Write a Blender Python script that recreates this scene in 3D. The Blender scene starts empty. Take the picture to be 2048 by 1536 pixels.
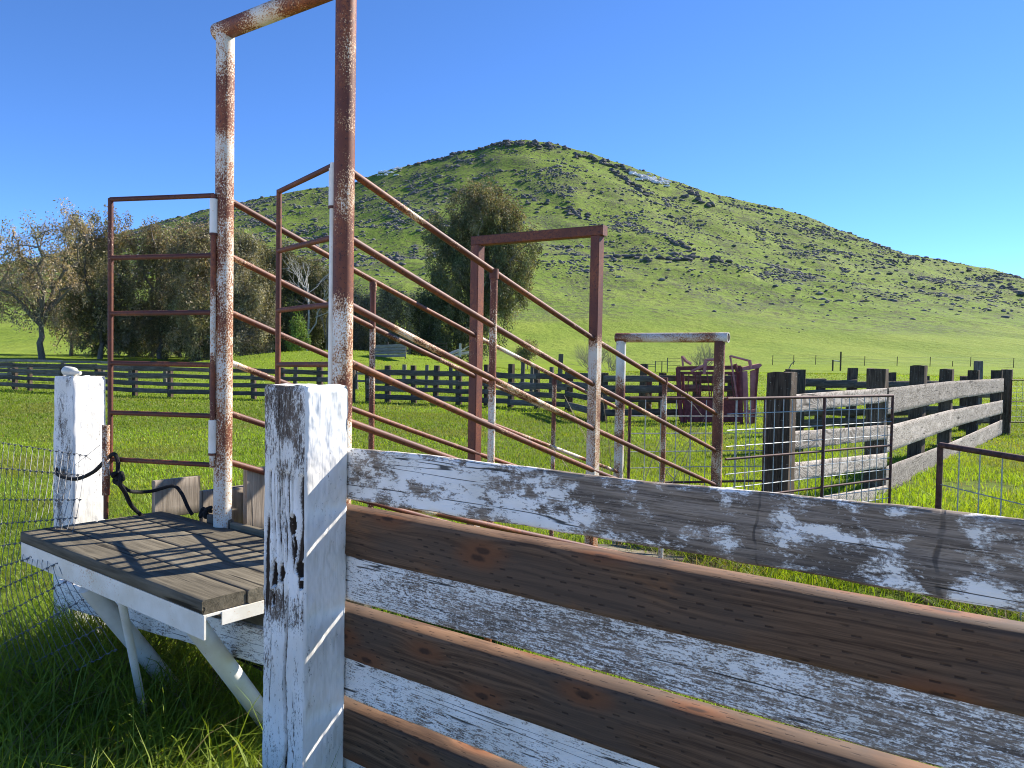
import bpy, math, random
import numpy as np
from mathutils import Vector, Matrix, Euler

random.seed(7)
RNG = np.random.default_rng(11)
scene = bpy.context.scene
COL = scene.collection
R = math.radians

# ------------------------------------------------------------------ camera
CAM_H = 1.77
FOC = 1540.0                      # focal length in pixels of the 2048 px wide photograph
cam_d = bpy.data.cameras.new("camera")
cam = bpy.data.objects.new("camera", cam_d)
COL.objects.link(cam)
cam_d.sensor_width = 36.0
cam_d.lens = FOC / 2048 * 36.0
cam_d.clip_start = 0.05
cam_d.clip_end = 5000
CAM_ROT = Euler((R(90 - 1.75), 0, 0)).to_matrix() @ Matrix.Rotation(R(1.0), 3, 'Z')
cam.matrix_world = Matrix.Translation((0, 0, CAM_H)) @ CAM_ROT.to_4x4()
scene.camera = cam


def ray(px, py):
    return CAM_ROT @ Vector(((px - 1024) / FOC, -(py - 768) / FOC, -1.0))


def at(px, py, depth):
    """world point seen at a pixel of the photograph, depth metres ahead"""
    d = ray(px, py)
    return Vector((0, 0, CAM_H)) + d * (depth / d.y)


def atz(px, py, z):
    d = ray(px, py)
    return Vector((0, 0, CAM_H)) + d * ((z - CAM_H) / d.z)


# chute axes in plan
AX = Vector((0.616, 0.788, 0))      # along the loading chute, away from the camera
VX = Vector((0.788, -0.616, 0))     # across it (along the near board fence)

# ------------------------------------------------------------------ numpy noise


def _hash(ix, iy, seed):
    h = (ix.astype(np.int64) * 374761393 + iy.astype(np.int64) * 668265263 + seed * 1442695041) & 0xffffffff
    h = ((h ^ (h >> 13)) * 1274126177) & 0xffffffff
    h = (h ^ (h >> 16)) & 0xffffffff
    return h / 4294967295.0


def vnoise(x, y, seed=0):
    x = np.asarray(x, float); y = np.asarray(y, float)
    ix = np.floor(x); iy = np.floor(y)
    fx = x - ix; fy = y - iy
    fx = fx * fx * (3 - 2 * fx); fy = fy * fy * (3 - 2 * fy)
    a = _hash(ix, iy, seed); b = _hash(ix + 1, iy, seed)
    c = _hash(ix, iy + 1, seed); d = _hash(ix + 1, iy + 1, seed)
    return (a * (1 - fx) + b * fx) * (1 - fy) + (c * (1 - fx) + d * fx) * fy


def fbm(x, y, seed=0, octaves=4):
    s = 0; a = 0.5; f = 1.0; t = 0
    for i in range(octaves):
        s = s + a * vnoise(np.asarray(x) * f, np.asarray(y) * f, seed + i * 17)
        t += a; a *= 0.5; f *= 2.03
    return s / t


def smooth(x, lo, hi):
    t = np.clip((np.asarray(x, float) - lo) / (hi - lo), 0, 1)
    return t * t * (3 - 2 * t)


# ------------------------------------------------------------------ terrain functions
SIL = [(-1800, 700), (-900, 660), (-400, 600), (0, 537), (105, 508), (270, 457), (420, 417), (555, 391), (700, 366), (780, 337), (900, 306),
       (950, 296), (985, 285), (1040, 278), (1100, 286), (1160, 302), (1230, 325), (1300, 350), (1400, 381), (1500, 405), (1600, 431), (1700, 471),
       (1790, 505), (1850, 514), (1910, 522), (1950, 541), (2048, 590), (2200, 650), (2500, 700), (3200, 728), (4500, 745)]
RIDGE_Y = 620.0
SX = np.array([(p[0] - 1024) / FOC * RIDGE_Y for p in SIL])
SZ = np.array([at(p[0], p[1], RIDGE_Y).z for p in SIL])


def ground_z(x, y):
    x = np.asarray(x, float); y = np.asarray(y, float)
    far = smooth(y, 42, 108)
    z = 1.75 * far
    z = z + (fbm(x / 7 + 3, y / 7 + 9, 5, 3) - 0.5) * 0.10 * smooth(y, 7, 16)
    z = z + (fbm(x / 22, y / 22, 8, 3) - 0.5) * 0.9 * smooth(y, 40, 70)
    z = z + 1.9 * np.exp(-(((x + 14) / 13) ** 2 + ((y - 64) / 9) ** 2))
    z = z + 0.5 * np.exp(-(((x - 28) / 22) ** 2 + ((y - 66) / 7) ** 2))
    return z


def hill_z(x, y):
    x = np.asarray(x, float); y = np.asarray(y, float)
    base = ground_z(x, np.minimum(y, 112.0))
    yr = RIDGE_Y + 0 * x
    t = (y - 104) / (yr - 104)
    tt = np.clip(t, 0, 1)
    # perspective: the ridge line is read along the direction of view at the ridge
    hx = np.interp(x, SX, SZ) - 1.75
    p = tt ** 1.9
    p = np.where(t > 1, 1 - np.clip((t - 1) * 1.9, 0, 1) ** 1.3, p)
    h = hx * p
    w = smooth(t, 0.18, 0.5) * (1 - 0.75 * smooth(t, 0.86, 1.0))
    h = h + w * ((fbm(x / 95 + 4, y / 95 + 1, 21, 4) - 0.5) * 11 + (fbm(x / 26, y / 26, 31, 4) - 0.5) * 7)
    h = h + smooth(t, 0.9, 1.0) * (fbm(x / 11, y / 11, 41, 3) - 0.5) * 2.6
    h = h + smooth(t, 0.02, 0.15) * (fbm(x / 40, y / 40, 51, 3) - 0.5) * 1.6
    return base + h


def on_hill(px, py):
    """march the view ray to the hill"""
    d = ray(px, py); d = d / d.y
    ys = np.linspace(106, 640, 1400)
    zs = CAM_H + d.z * ys
    hz = hill_z(d.x * ys, ys)
    k = np.nonzero(hz >= zs)[0]
    y = ys[k[0]] if len(k) else RIDGE_Y - 4
    return Vector((d.x * y, y, float(hill_z(d.x * y, y))))


# ------------------------------------------------------------------ scene graph helpers
WORLD = {}


def tag(o, label=None, cat=None, group=None, kind=None):
    if label: o['label'] = label
    if cat: o['category'] = cat
    if group: o['group'] = group
    if kind: o['kind'] = kind
    return o


def place(o, W, parent=None):
    WORLD[o.name] = W
    if parent is not None:
        o.parent = parent
        o.matrix_basis = WORLD[parent.name].inverted() @ W
    else:
        o.matrix_basis = W
    return o


def thing(name, loc, label, cat, group=None):
    o = bpy.data.objects.new(name, None)
    COL.objects.link(o)
    o.empty_display_size = 0.1
    place(o, Matrix.Translation(loc))
    return tag(o, label, cat, group)


def raw_mesh(name, verts, faces=None, loops=None, starts=None, totals=None, smooth_shade=False):
    me = bpy.data.meshes.new(name)
    if faces is not None:
        me.from_pydata([tuple(v) for v in verts], [], faces)
    else:
        verts = np.asarray(verts, np.float32)
        me.vertices.add(len(verts))
        me.vertices.foreach_set("co", verts.ravel())
        me.loops.add(len(loops))
        me.loops.foreach_set("vertex_index", np.asarray(loops, np.int32))
        me.polygons.add(len(starts))
        me.polygons.foreach_set("loop_start", np.asarray(starts, np.int32))
        me.update(calc_edges=True)
    if smooth_shade:
        me.polygons.foreach_set("use_smooth", np.ones(len(me.polygons), bool))
    me.update()
    return me


def link(name, me, mat, W=Matrix.Identity(4), parent=None):
    o = bpy.data.objects.new(name, me)
    COL.objects.link(o)
    if mat is not None and not me.materials:
        me.materials.append(mat)
    place(o, W, parent)
    return o


class MB:
    """collects shapes for ONE mesh"""

    def __init__(s): s.v = []; s.f = []

    def add(s, verts, faces):
        n = len(s.v)
        s.v += [tuple(p) for p in verts]
        s.f += [tuple(i + n for i in f) for f in faces]

    def tube(s, pts, rad, segs=8, cap=True):
        pts = [Vector(p) for p in pts]
        if not hasattr(rad, '__len__'): rad = [rad] * len(pts)
        n = len(pts)
        t0 = (pts[1] - pts[0]).normalized()
        ref = Vector((0, 0, 1)) if abs(t0.z) < 0.9 else Vector((1, 0, 0))
        u = t0.cross(ref).normalized()
        vs = []
        for i in range(n):
            t = (pts[min(i + 1, n - 1)] - pts[max(i - 1, 0)])
            if t.length < 1e-9: t = t0
            t.normalize()
            u = (u - t * u.dot(t))
            if u.length < 1e-6: u = t.orthogonal()
            u.normalize()
            w = t.cross(u)
            for k in range(segs):
                a = 2 * math.pi * k / segs
                vs.append(pts[i] + (u * math.cos(a) + w * math.sin(a)) * rad[i])
        fs = []
        for i in range(n - 1):
            for k in range(segs):
                fs.append((i * segs + k, i * segs + (k + 1) % segs, (i + 1) * segs + (k + 1) % segs, (i + 1) * segs + k))
        if cap:
            fs.append(tuple(reversed(range(segs))))
            fs.append(tuple(range((n - 1) * segs, n * segs)))
        s.add(vs, fs)
        return s

    def box(s, c, d, rot=0.0):
        hx, hy, hz = d[0] / 2, d[1] / 2, d[2] / 2
        ca, sa = math.cos(rot), math.sin(rot)
        vs = []
        for x, y, z in ((-1, -1, -1), (1, -1, -1), (1, 1, -1), (-1, 1, -1), (-1, -1, 1), (1, -1, 1), (1, 1, 1), (-1, 1, 1)):
            X, Y = x * hx, y * hy
            vs.append((c[0] + X * ca - Y * sa, c[1] + X * sa + Y * ca, c[2] + z * hz))
        s.add(vs, [(0, 3, 2, 1), (4, 5, 6, 7), (0, 1, 5, 4), (1, 2, 6, 5), (2, 3, 7, 6), (3, 0, 4, 7)])
        return s

    def mesh(s, name, smooth_shade=True):
        me = raw_mesh(name, s.v, faces=s.f, smooth_shade=smooth_shade)
        return me

    def build(s, name, mat, parent=None, smooth_shade=True, W=None):
        me = s.mesh(name, smooth_shade)
        if W is None:
            # origin at the centre of the shape
            a = np.array(s.v)
            c = Vector((a.min(0) + a.max(0)) / 2)
            me.transform(Matrix.Translation(-c))
            W = Matrix.Translation(c)
        o = link(name, me, mat, W, parent)
        if smooth_shade:
            auto_smooth(me)
        return o


def auto_smooth(me, ang=40):
    me.polygons.foreach_set("use_smooth", np.ones(len(me.polygons), bool))
    try:
        me.set_sharp_from_angle(angle=R(ang))
    except Exception:
        pass


def axis_matrix(p0, p1, up=Vector((0, 0, 1))):
    """local Z along p0->p1"""
    z = (p1 - p0).normalized()
    x = up.cross(z)
    if x.length < 1e-4: x = Vector((1, 0, 0))
    x.normalize()
    y = z.cross(x)
    return Matrix.Translation(p0) @ Matrix((x, y, z)).transposed().to_4x4()


def pipe(name, p0, p1, r, mat, parent=None, segs=16, hollow=False, sag=0.0):
    p0 = Vector(p0); p1 = Vector(p1)
    L = (p1 - p0).length
    n = max(3, int(L / 0.12))
    m = MB()
    pts = []
    for i in range(n + 1):
        t = i / n
        wob = sag * math.sin(math.pi * t)
        pts.append((wob * 0.6, -wob, t * L))
    m.tube(pts, r, segs, cap=not hollow)
    if hollow:
        ri = r * 0.82
        m2 = MB(); m2.tube(pts, ri, segs, cap=False)
        n0 = len(m.v)
        m.v += m2.v
        m.f += [tuple(reversed([i + n0 for i in f])) for f in m2.f]
        last = n * segs
        for k in range(segs):
            k2 = (k + 1) % segs
            m.f.append((k2, k, n0 + k, n0 + k2))
            m.f.append((last + k, last + k2, n0 + last + k2, n0 + last + k))
    me = m.mesh(name)
    o = link(name, me, mat, axis_matrix(p0, p1), parent)
    auto_smooth(me)
    return o


def board(name, p0, p1, h, th, mat, parent=None, wob=0.004, nx=None, seed=0, out=None, ragged=0.0, nz=8, chamfer=0.004):
    """a plank: local X along p0->p1 (centre line), Y across its thickness, Z its height"""
    p0 = Vector(p0); p1 = Vector(p1)
    L = (p1 - p0).length
    x = (p1 - p0).normalized()
    up = Vector((0, 0, 1))
    y = up.cross(x).normalized() if out is None else (Vector(out) - x * Vector(out).dot(x)).normalized()
    z = x.cross(y).normalized()
    if z.z < 0 and out is None: z = -z; y = -y
    nx = nx or max(4, int(L / 0.05))
    # section loop
    hz, hy = h / 2, th / 2
    c = chamfer
    sec = []
    for i in range(nz + 1):
        sec.append((-hy, -hz + c + (h - 2 * c) * i / nz))
    sec.append((-hy + c, hz)); sec.append((hy - c, hz))
    for i in range(nz + 1):
        sec.append((hy, hz - c - (h - 2 * c) * i / nz))
    sec.append((hy - c, -hz)); sec.append((-hy + c, -hz))
    ns = len(sec)
    X = np.linspace(0, L, nx + 1)
    top = (fbm(X * 2.3 + seed, X * 0 + 1.3, 3 + seed, 4) - 0.5) * 2 * wob
    bot = (fbm(X * 2.9 + seed, X * 0 + 7.3, 9 + seed, 4) - 0.5) * 2 * wob
    bow = (fbm(X * 0.9 + seed, X * 0 + 4.3, 13 + seed, 2) - 0.5) * wob
    verts = np.zeros((nx + 1, ns, 3))
    for j, (sy, sz) in enumerate(sec):
        k = (sz + hz) / h
        surf = (fbm(X * 9 + j * 0.9, X * 0 + sz * 30, 29 + seed, 3) - 0.5) * wob * 0.5
        verts[:, j, 0] = X
        verts[:, j, 1] = sy + bow + surf
        verts[:, j, 2] = sz + top * k + bot * (1 - k)
    if ragged:
        for j in range(ns):
            verts[0, j, 0] += ragged * random.random(); verts[-1, j, 0] -= ragged * random.random()
    v = verts.reshape(-1, 3)
    f = []
    for i in range(nx):
        for j in range(ns):
            j2 = (j + 1) % ns
            f.append((i * ns + j, i * ns + j2, (i + 1) * ns + j2, (i + 1) * ns + j))
    f.append(tuple(reversed(range(ns))))
    f.append(tuple(range(nx * ns, (nx + 1) * ns)))
    # y must stay right handed
    M3 = Matrix((x, y, z)).transposed()
    if M3.determinant() < 0:
        f = [tuple(reversed(q)) for q in f]
    W = Matrix.Translation(p0) @ M3.to_4x4()
    if M3.determinant() < 0:
        v = v.copy(); v[:, 1] *= -1
        W = Matrix.Translation(p0) @ Matrix((x, -y, z)).transposed().to_4x4()
        f = [tuple(reversed(q)) for q in f]
        f = [tuple(reversed(q)) for q in f]
    me = raw_mesh(name, v, faces=f)
    o = link(name, me, mat, W, parent)
    fix_normals(me)
    auto_smooth(me, 50)
    return o


import bmesh


def fix_normals(me):
    bm = bmesh.new(); bm.from_mesh(me)
    bmesh.ops.recalc_face_normals(bm, faces=bm.faces[:])
    bm.to_mesh(me); bm.free()


def tie_post(name, base, w, d, h, rotz, mat, parent=None, seed=0, lean=(0, 0), taper=0.0, rough=0.008, segs=4, rows=None):
    """a rough squared timber standing at base"""
    rows = rows or max(6, int(h / 0.12))
    per = []
    c = min(w, d) * 0.10
    for (x0, y0, x1, y1) in ((-w / 2 + c, -d / 2, w / 2 - c, -d / 2), (w / 2, -d / 2 + c, w / 2, d / 2 - c),
                             (w / 2 - c, d / 2, -w / 2 + c, d / 2), (-w / 2, d / 2 - c, -w / 2, -d / 2 + c)):
        for i in range(segs + 1):
            t = i / segs
            per.append((x0 + (x1 - x0) * t, y0 + (y1 - y0) * t))
    ns = len(per)
    P = np.array(per)
    v = []
    for r in range(rows + 1):
        z = h * r / rows
        k = 1 - taper * r / rows
        dn = (fbm(np.arange(ns) * 0.37 + seed * 3.1, np.full(ns, z * 3.0), 61 + seed, 3) - 0.5) * 2 * rough
        rad = np.sqrt((P ** 2).sum(1))
        q = P * (k * (1 + dn / rad))[:, None]
        zz = np.full(ns, z)
        if r == rows:
            zz = zz + (fbm(P[:, 0] * 9 + seed, P[:, 1] * 9, 71 + seed, 2) - 0.5) * 0.03
        v += [(q[i, 0] + lean[0] * z, q[i, 1] + lean[1] * z, zz[i]) for i in range(ns)]
    f = []
    for r in range(rows):
        for j in range(ns):
            j2 = (j + 1) % ns
            f.append((r * ns + j, r * ns + j2, (r + 1) * ns + j2, (r + 1) * ns + j))
    top = len(v)
    zc = np.mean([p[2] for p in v[-ns:]])
    v.append((lean[0] * h, lean[1] * h, zc + 0.004))
    for j in range(ns):
        f.append((rows * ns + j, rows * ns + (j + 1) % ns, top))
    me = raw_mesh(name, v, faces=f)
    W = Matrix.Translation(base) @ Matrix.Rotation(rotz, 4, 'Z')
    o = link(name, me, mat, W, parent)
    auto_smooth(me, 35)
    return o


# ------------------------------------------------------------------ materials
class NB:
    def __init__(s, name):
        s.m = bpy.data.materials.new(name)
        s.m.use_nodes = True
        s.t = s.m.node_tree
        s.t.nodes.clear()
        s.out = s.t.nodes.new('ShaderNodeOutputMaterial')

    def n(s, typ, **kw):
        k = s.t.nodes.new(typ)
        for a, b in kw.items(): setattr(k, a, b)
        return k

    def set(s, sock, val):
        if hasattr(val, 'is_output'):
            s.t.links.new(val, sock)
        else:
            if sock.type == 'RGBA' and len(val) == 3: val = (*val, 1)
            sock.default_value = val

    def obj(s, rnd=True):
        tc = s.n('ShaderNodeTexCoord').outputs['Object']
        if not rnd: return tc
        oi = s.n('ShaderNodeObjectInfo').outputs['Random']
        v = s.n('ShaderNodeVectorMath', operation='SCALE')
        v.inputs[0].default_value = (37.0, 91.0, 53.0)
        s.set(v.inputs['Scale'], oi)
        a = s.n('ShaderNodeVectorMath', operation='ADD')
        s.set(a.inputs[0], tc); s.set(a.inputs[1], v.outputs[0])
        return a.outputs[0]

    def rnd(s): return s.n('ShaderNodeObjectInfo').outputs['Random']

    def map(s, v, scale=(1, 1, 1), loc=(0, 0, 0)):
        k = s.n('ShaderNodeMapping')
        s.set(k.inputs['Vector'], v); k.inputs['Scale'].default_value = scale; k.inputs['Location'].default_value = loc
        return k.outputs[0]

    def noise(s, v, scale=1, detail=4, rough=0.55, dist=0.0, col=False):
        k = s.n('ShaderNodeTexNoise')
        s.set(k.inputs['Vector'], v); k.inputs['Scale'].default_value = scale
        k.inputs['Detail'].default_value = detail; k.inputs['Roughness'].default_value = rough
        k.inputs['Distortion'].default_value = dist
        return k.outputs['Color' if col else 'Fac']

    def vor(s, v, scale=1, feature='F1', out='Distance', rand=1.0):
        k = s.n('ShaderNodeTexVoronoi', feature=feature)
        s.set(k.inputs['Vector'], v); k.inputs['Scale'].default_value = scale
        k.inputs['Randomness'].default_value = rand
        return k.outputs[out]

    def ma(s, op, a, b=0.0, c=0.0):
        k = s.n('ShaderNodeMath', operation=op)
        s.set(k.inputs[0], a); s.set(k.inputs[1], b); s.set(k.inputs[2], c)
        return k.outputs[0]

    def step(s, v, lo, hi, a=0.0, b=1.0):
        k = s.n('ShaderNodeMapRange', interpolation_type='SMOOTHSTEP')
        s.set(k.inputs['Value'], v)
        k.inputs['From Min'].default_value = lo; k.inputs['From Max'].default_value = hi
        k.inputs['To Min'].default_value = a; k.inputs['To Max'].default_value = b
        return k.outputs[0]

    def mix(s, f, a, b, mode='MIX'):
        k = s.n('ShaderNodeMix', data_type='RGBA', blend_type=mode)
        s.set(k.inputs[0], f); s.set(k.inputs[6], a); s.set(k.inputs[7], b)
        return k.outputs[2]

    def ramp(s, f, stops):
        k = s.n('ShaderNodeValToRGB')
        e = k.color_ramp.elements
        while len(e) < len(stops): e.new(0.5)
        for i, (p, c) in enumerate(stops):
            e[i].position = p; e[i].color = (*c, 1)
        s.set(k.inputs[0], f)
        return k.outputs[0]

    def sep(s, v):
        k = s.n('ShaderNodeSeparateXYZ'); s.set(k.inputs[0], v); return k.outputs

    def bump(s, h, strength=0.5, dist=0.005, normal=None):
        k = s.n('ShaderNodeBump')
        k.inputs['Strength'].default_value = strength; k.inputs['Distance'].default_value = dist
        s.set(k.inputs['Height'], h)
        if normal is not None: s.set(k.inputs['Normal'], normal)
        return k.outputs[0]

    def attr(s, name, out='Color'):
        k = s.n('ShaderNodeAttribute', attribute_name=name); return k.outputs[out]

    def done(s, col, rough=0.8, bump=None, metal=0.0, spec=0.3):
        b = s.n('ShaderNodeBsdfPrincipled')
        s.set(b.inputs['Base Color'], col); s.set(b.inputs['Roughness'], rough)
        b.inputs['Metallic'].default_value = metal
        b.inputs['Specular IOR Level'].default_value = spec
        if bump is not None: s.set(b.inputs['Normal'], bump)
        s.t.links.new(b.outputs[0], s.out.inputs['Surface'])
        return s.m


def mat_rust(name, bias, band=1.0, dark=1.0, speck=2.3, grad=None, pale=0.86):
    """steel pipe under flaking cream paint; bias > 0 more rust. Local Z runs along the pipe"""
    b = NB(name)
    P = b.obj()
    band_n = b.noise(b.map(P, (1.2, 1.2, 1.5)), 1.6, 2, 0.5)
    mid = b.noise(b.map(P, (1, 1, 0.6)), 16, 3, 0.6)
    fine = b.noise(b.map(P, (1, 1, 0.8)), 150, 3, 0.7)
    v = b.ma('ADD', b.ma('MULTIPLY', b.ma('SUBTRACT', band_n, 0.5), 1.9 * band), b.ma('MULTIPLY', b.ma('SUBTRACT', mid, 0.5), 0.9))
    v = b.ma('ADD', b.ma('ADD', v, b.ma('MULTIPLY', b.ma('SUBTRACT', fine, 0.5), speck)), 0.5 + bias)
    if grad:
        v = b.ma('ADD', v, b.step(b.sep(b.obj(False))[2], *grad))
    tone = b.noise(P, 45, 5, 0.7)
    deep = b.mix(b.step(b.noise(b.map(P, (1, 1, 0.5)), 5, 4), 0.38, 0.62), (0.36 * dark, 0.105 * dark, 0.030 * dark), (0.135 * dark, 0.037 * dark, 0.022 * dark))
    rust = b.mix(b.step(tone, 0.36, 0.64), deep, (0.175 * dark, 0.048 * dark, 0.024 * dark))
    rust = b.mix(b.step(b.noise(P, 90, 3, 0.7), 0.58, 0.66, 0, 0.8), rust, (0.035 * dark, 0.014 * dark, 0.012 * dark))
    paint = b.mix(b.step(b.noise(P, 7, 4), 0.35, 0.7), (0.84 * pale, 0.80 * pale, 0.71 * pale), (0.70 * pale, 0.65 * pale, 0.54 * pale))
    stain = b.mix(b.step(v, 0.20, 0.5), paint, (0.54, 0.29, 0.12))
    col = b.mix(b.step(v, 0.48, 0.60), stain, rust)
    hgt = b.ma('ADD', b.step(v, 0.60, 0.48), b.ma('MULTIPLY', tone, 0.5))
    return b.done(col, b.step(v, 0.48, 0.6, 0.42, 0.6), b.bump(hgt, 0.4, 0.002), 0.0, 0.45)


def mat_paint_wood(name, paint_amt, patch=1.0, streak=1.0, wood=(0.34, 0.27, 0.205), wood2=(0.115, 0.088, 0.066), paint=(0.90, 0.86, 0.79), axis='X', wear_attr=False, ends=None, speck=0.9, seams=()):
    """grey weathered timber with flaking white paint, grain along the local axis; ends: more paint within so many metres of the board's start"""
    b = NB(name)
    P = b.obj()
    if axis == 'X':
        st = lambda l, c: (l, c, c)
    else:
        st = lambda l, c: (c, c, l)
    big = b.noise(b.map(P, st(2.0, 5.5)), 1.7, 3, 0.55, 0.4)
    med = b.noise(b.map(P, st(8, 17)), 2.2, 6, 0.70, 0.5)
    grain = b.noise(b.map(P, st(4, 130)), 1.0, 4, 0.6)
    grain2 = b.noise(b.map(P, st(30, 260)), 1.0, 4, 0.65)
    fine = b.noise(b.map(P, st(1, 1.8)), 120, 4, 0.72)
    v = b.ma('ADD', b.ma('MULTIPLY', b.ma('SUBTRACT', big, 0.5), 2.0 * patch), b.ma('MULTIPLY', b.ma('SUBTRACT', med, 0.5), 1.9 * patch))
    v = b.ma('ADD', v, b.ma('MULTIPLY', b.ma('SUBTRACT', grain2, 0.5), 1.5 * streak))
    v = b.ma('ADD', v, b.ma('MULTIPLY', b.ma('SUBTRACT', fine, 0.5), speck))
    v = b.ma('ADD', v, paint_amt)
    if ends:
        x0 = b.sep(b.obj(False))[0]
        v = b.ma('ADD', v, b.step(x0, ends[0], ends[1], ends[2], ends[3]))
    seam = None
    if seams:
        X0, Y0, Z0 = b.sep(b.obj(False))
        for (sx_, sw_) in seams:
            c0 = b.ma('MULTIPLY_ADD', b.noise(b.map(P, (0, 0, 9)), 1.0, 2), 0.05, sx_ - 0.025)
            dx0 = b.ma('ABSOLUTE', b.ma('SUBTRACT', X0, c0))
            wz = b.ma('MULTIPLY', b.noise(b.map(P, (3, 3, 14)), 1.5, 3), 2 * sw_)
            k0 = b.ma('MULTIPLY', b.step(b.ma('DIVIDE', dx0, wz), 1.0, 0.3), b.step(b.noise(b.map(P, (0, 0, 11)), 1.0, 3), 0.40, 0.56, 0.08, 0.7))
            v = b.ma('SUBTRACT', v, b.ma('MULTIPLY', b.step(dx0, 0.030, 0.006), 0.35))
            v = b.ma('ADD', v, b.ma('MULTIPLY', b.step(b.ma('ABSOLUTE', b.ma('SUBTRACT', dx0, 0.075)), 0.05, 0.01), 0.16))
            seam = k0 if seam is None else b.ma('MAXIMUM', seam, k0)
    if wear_attr:
        v = b.ma('SUBTRACT', v, b.attr('peel', 'Fac'))
    warm = b.noise(b.map(P, st(0.8, 3)), 1.5, 3)
    wcol = b.mix(b.step(grain, 0.32, 0.66), wood2, wood)
    wcol = b.mix(b.step(warm, 0.45, 0.7, 0.0, 0.55), wcol, (0.23, 0.17, 0.115))
    wcol = b.mix(b.step(b.noise(b.map(P, st(1.5, 6)), 1.3, 4), 0.52, 0.7, 0, 0.6), wcol, (0.075, 0.061, 0.050))
    split = b.noise(b.map(P, st(9, 420)), 1.0, 3, 0.6)
    wcol = b.mix(b.step(split, 0.44, 0.34, 0, 0.75), wcol, (0.035, 0.029, 0.024))
    wcol = b.mix(b.step(fine, 0.56, 0.70, 0, 0.45), wcol, (0.34, 0.29, 0.24))
    grey = b.mix(b.step(b.noise(P, 5, 3), 0.35, 0.7), paint, (paint[0] * 0.84, paint[1] * 0.83, paint[2] * 0.80))
    mask = b.step(v, 0.46, 0.53)
    thin = b.step(v, 0.26, 0.46, 0.0, 0.38)
    col = b.mix(thin, wcol, grey)
    col = b.mix(mask, col, grey)
    crk = b.noise(b.map(P, st(0.55, 16)), 1.0, 2, 0.5, 0.35)
    crack = b.ma('MULTIPLY', b.step(b.ma('ABSOLUTE', b.ma('SUBTRACT', crk, 0.5)), 0.012, 0.004), b.step(big, 0.5, 0.55))
    if wear_attr: crack = b.ma('MULTIPLY', crack, 0.0)
    col = b.mix(b.ma('MULTIPLY', crack, 0.9), col, (0.02, 0.018, 0.016))
    h = b.ma('ADD', b.ma('MULTIPLY', grain, 0.6), b.ma('MULTIPLY', mask, 0.6))
    h = b.ma('SUBTRACT', h, crack)
    if seam is not None:
        col = b.mix(seam, col, (0.05, 0.043, 0.038))
        h = b.ma('SUBTRACT', h, b.ma('MULTIPLY', seam, 2.0))
    h = b.ma('ADD', h, b.ma('MULTIPLY', split, 0.5))
    if wear_attr:
        w = b.attr('wear', 'Fac')
        col = b.mix(b.step(b.ma('ADD', w, b.ma('MULTIPLY', b.ma('SUBTRACT', fine, 0.5), 0.5)), 0.30, 0.55), col, (0.05, 0.036, 0.027))
    return b.done(col, 0.85, b.bump(h, 0.6, 0.003), 0, 0.2)


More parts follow.
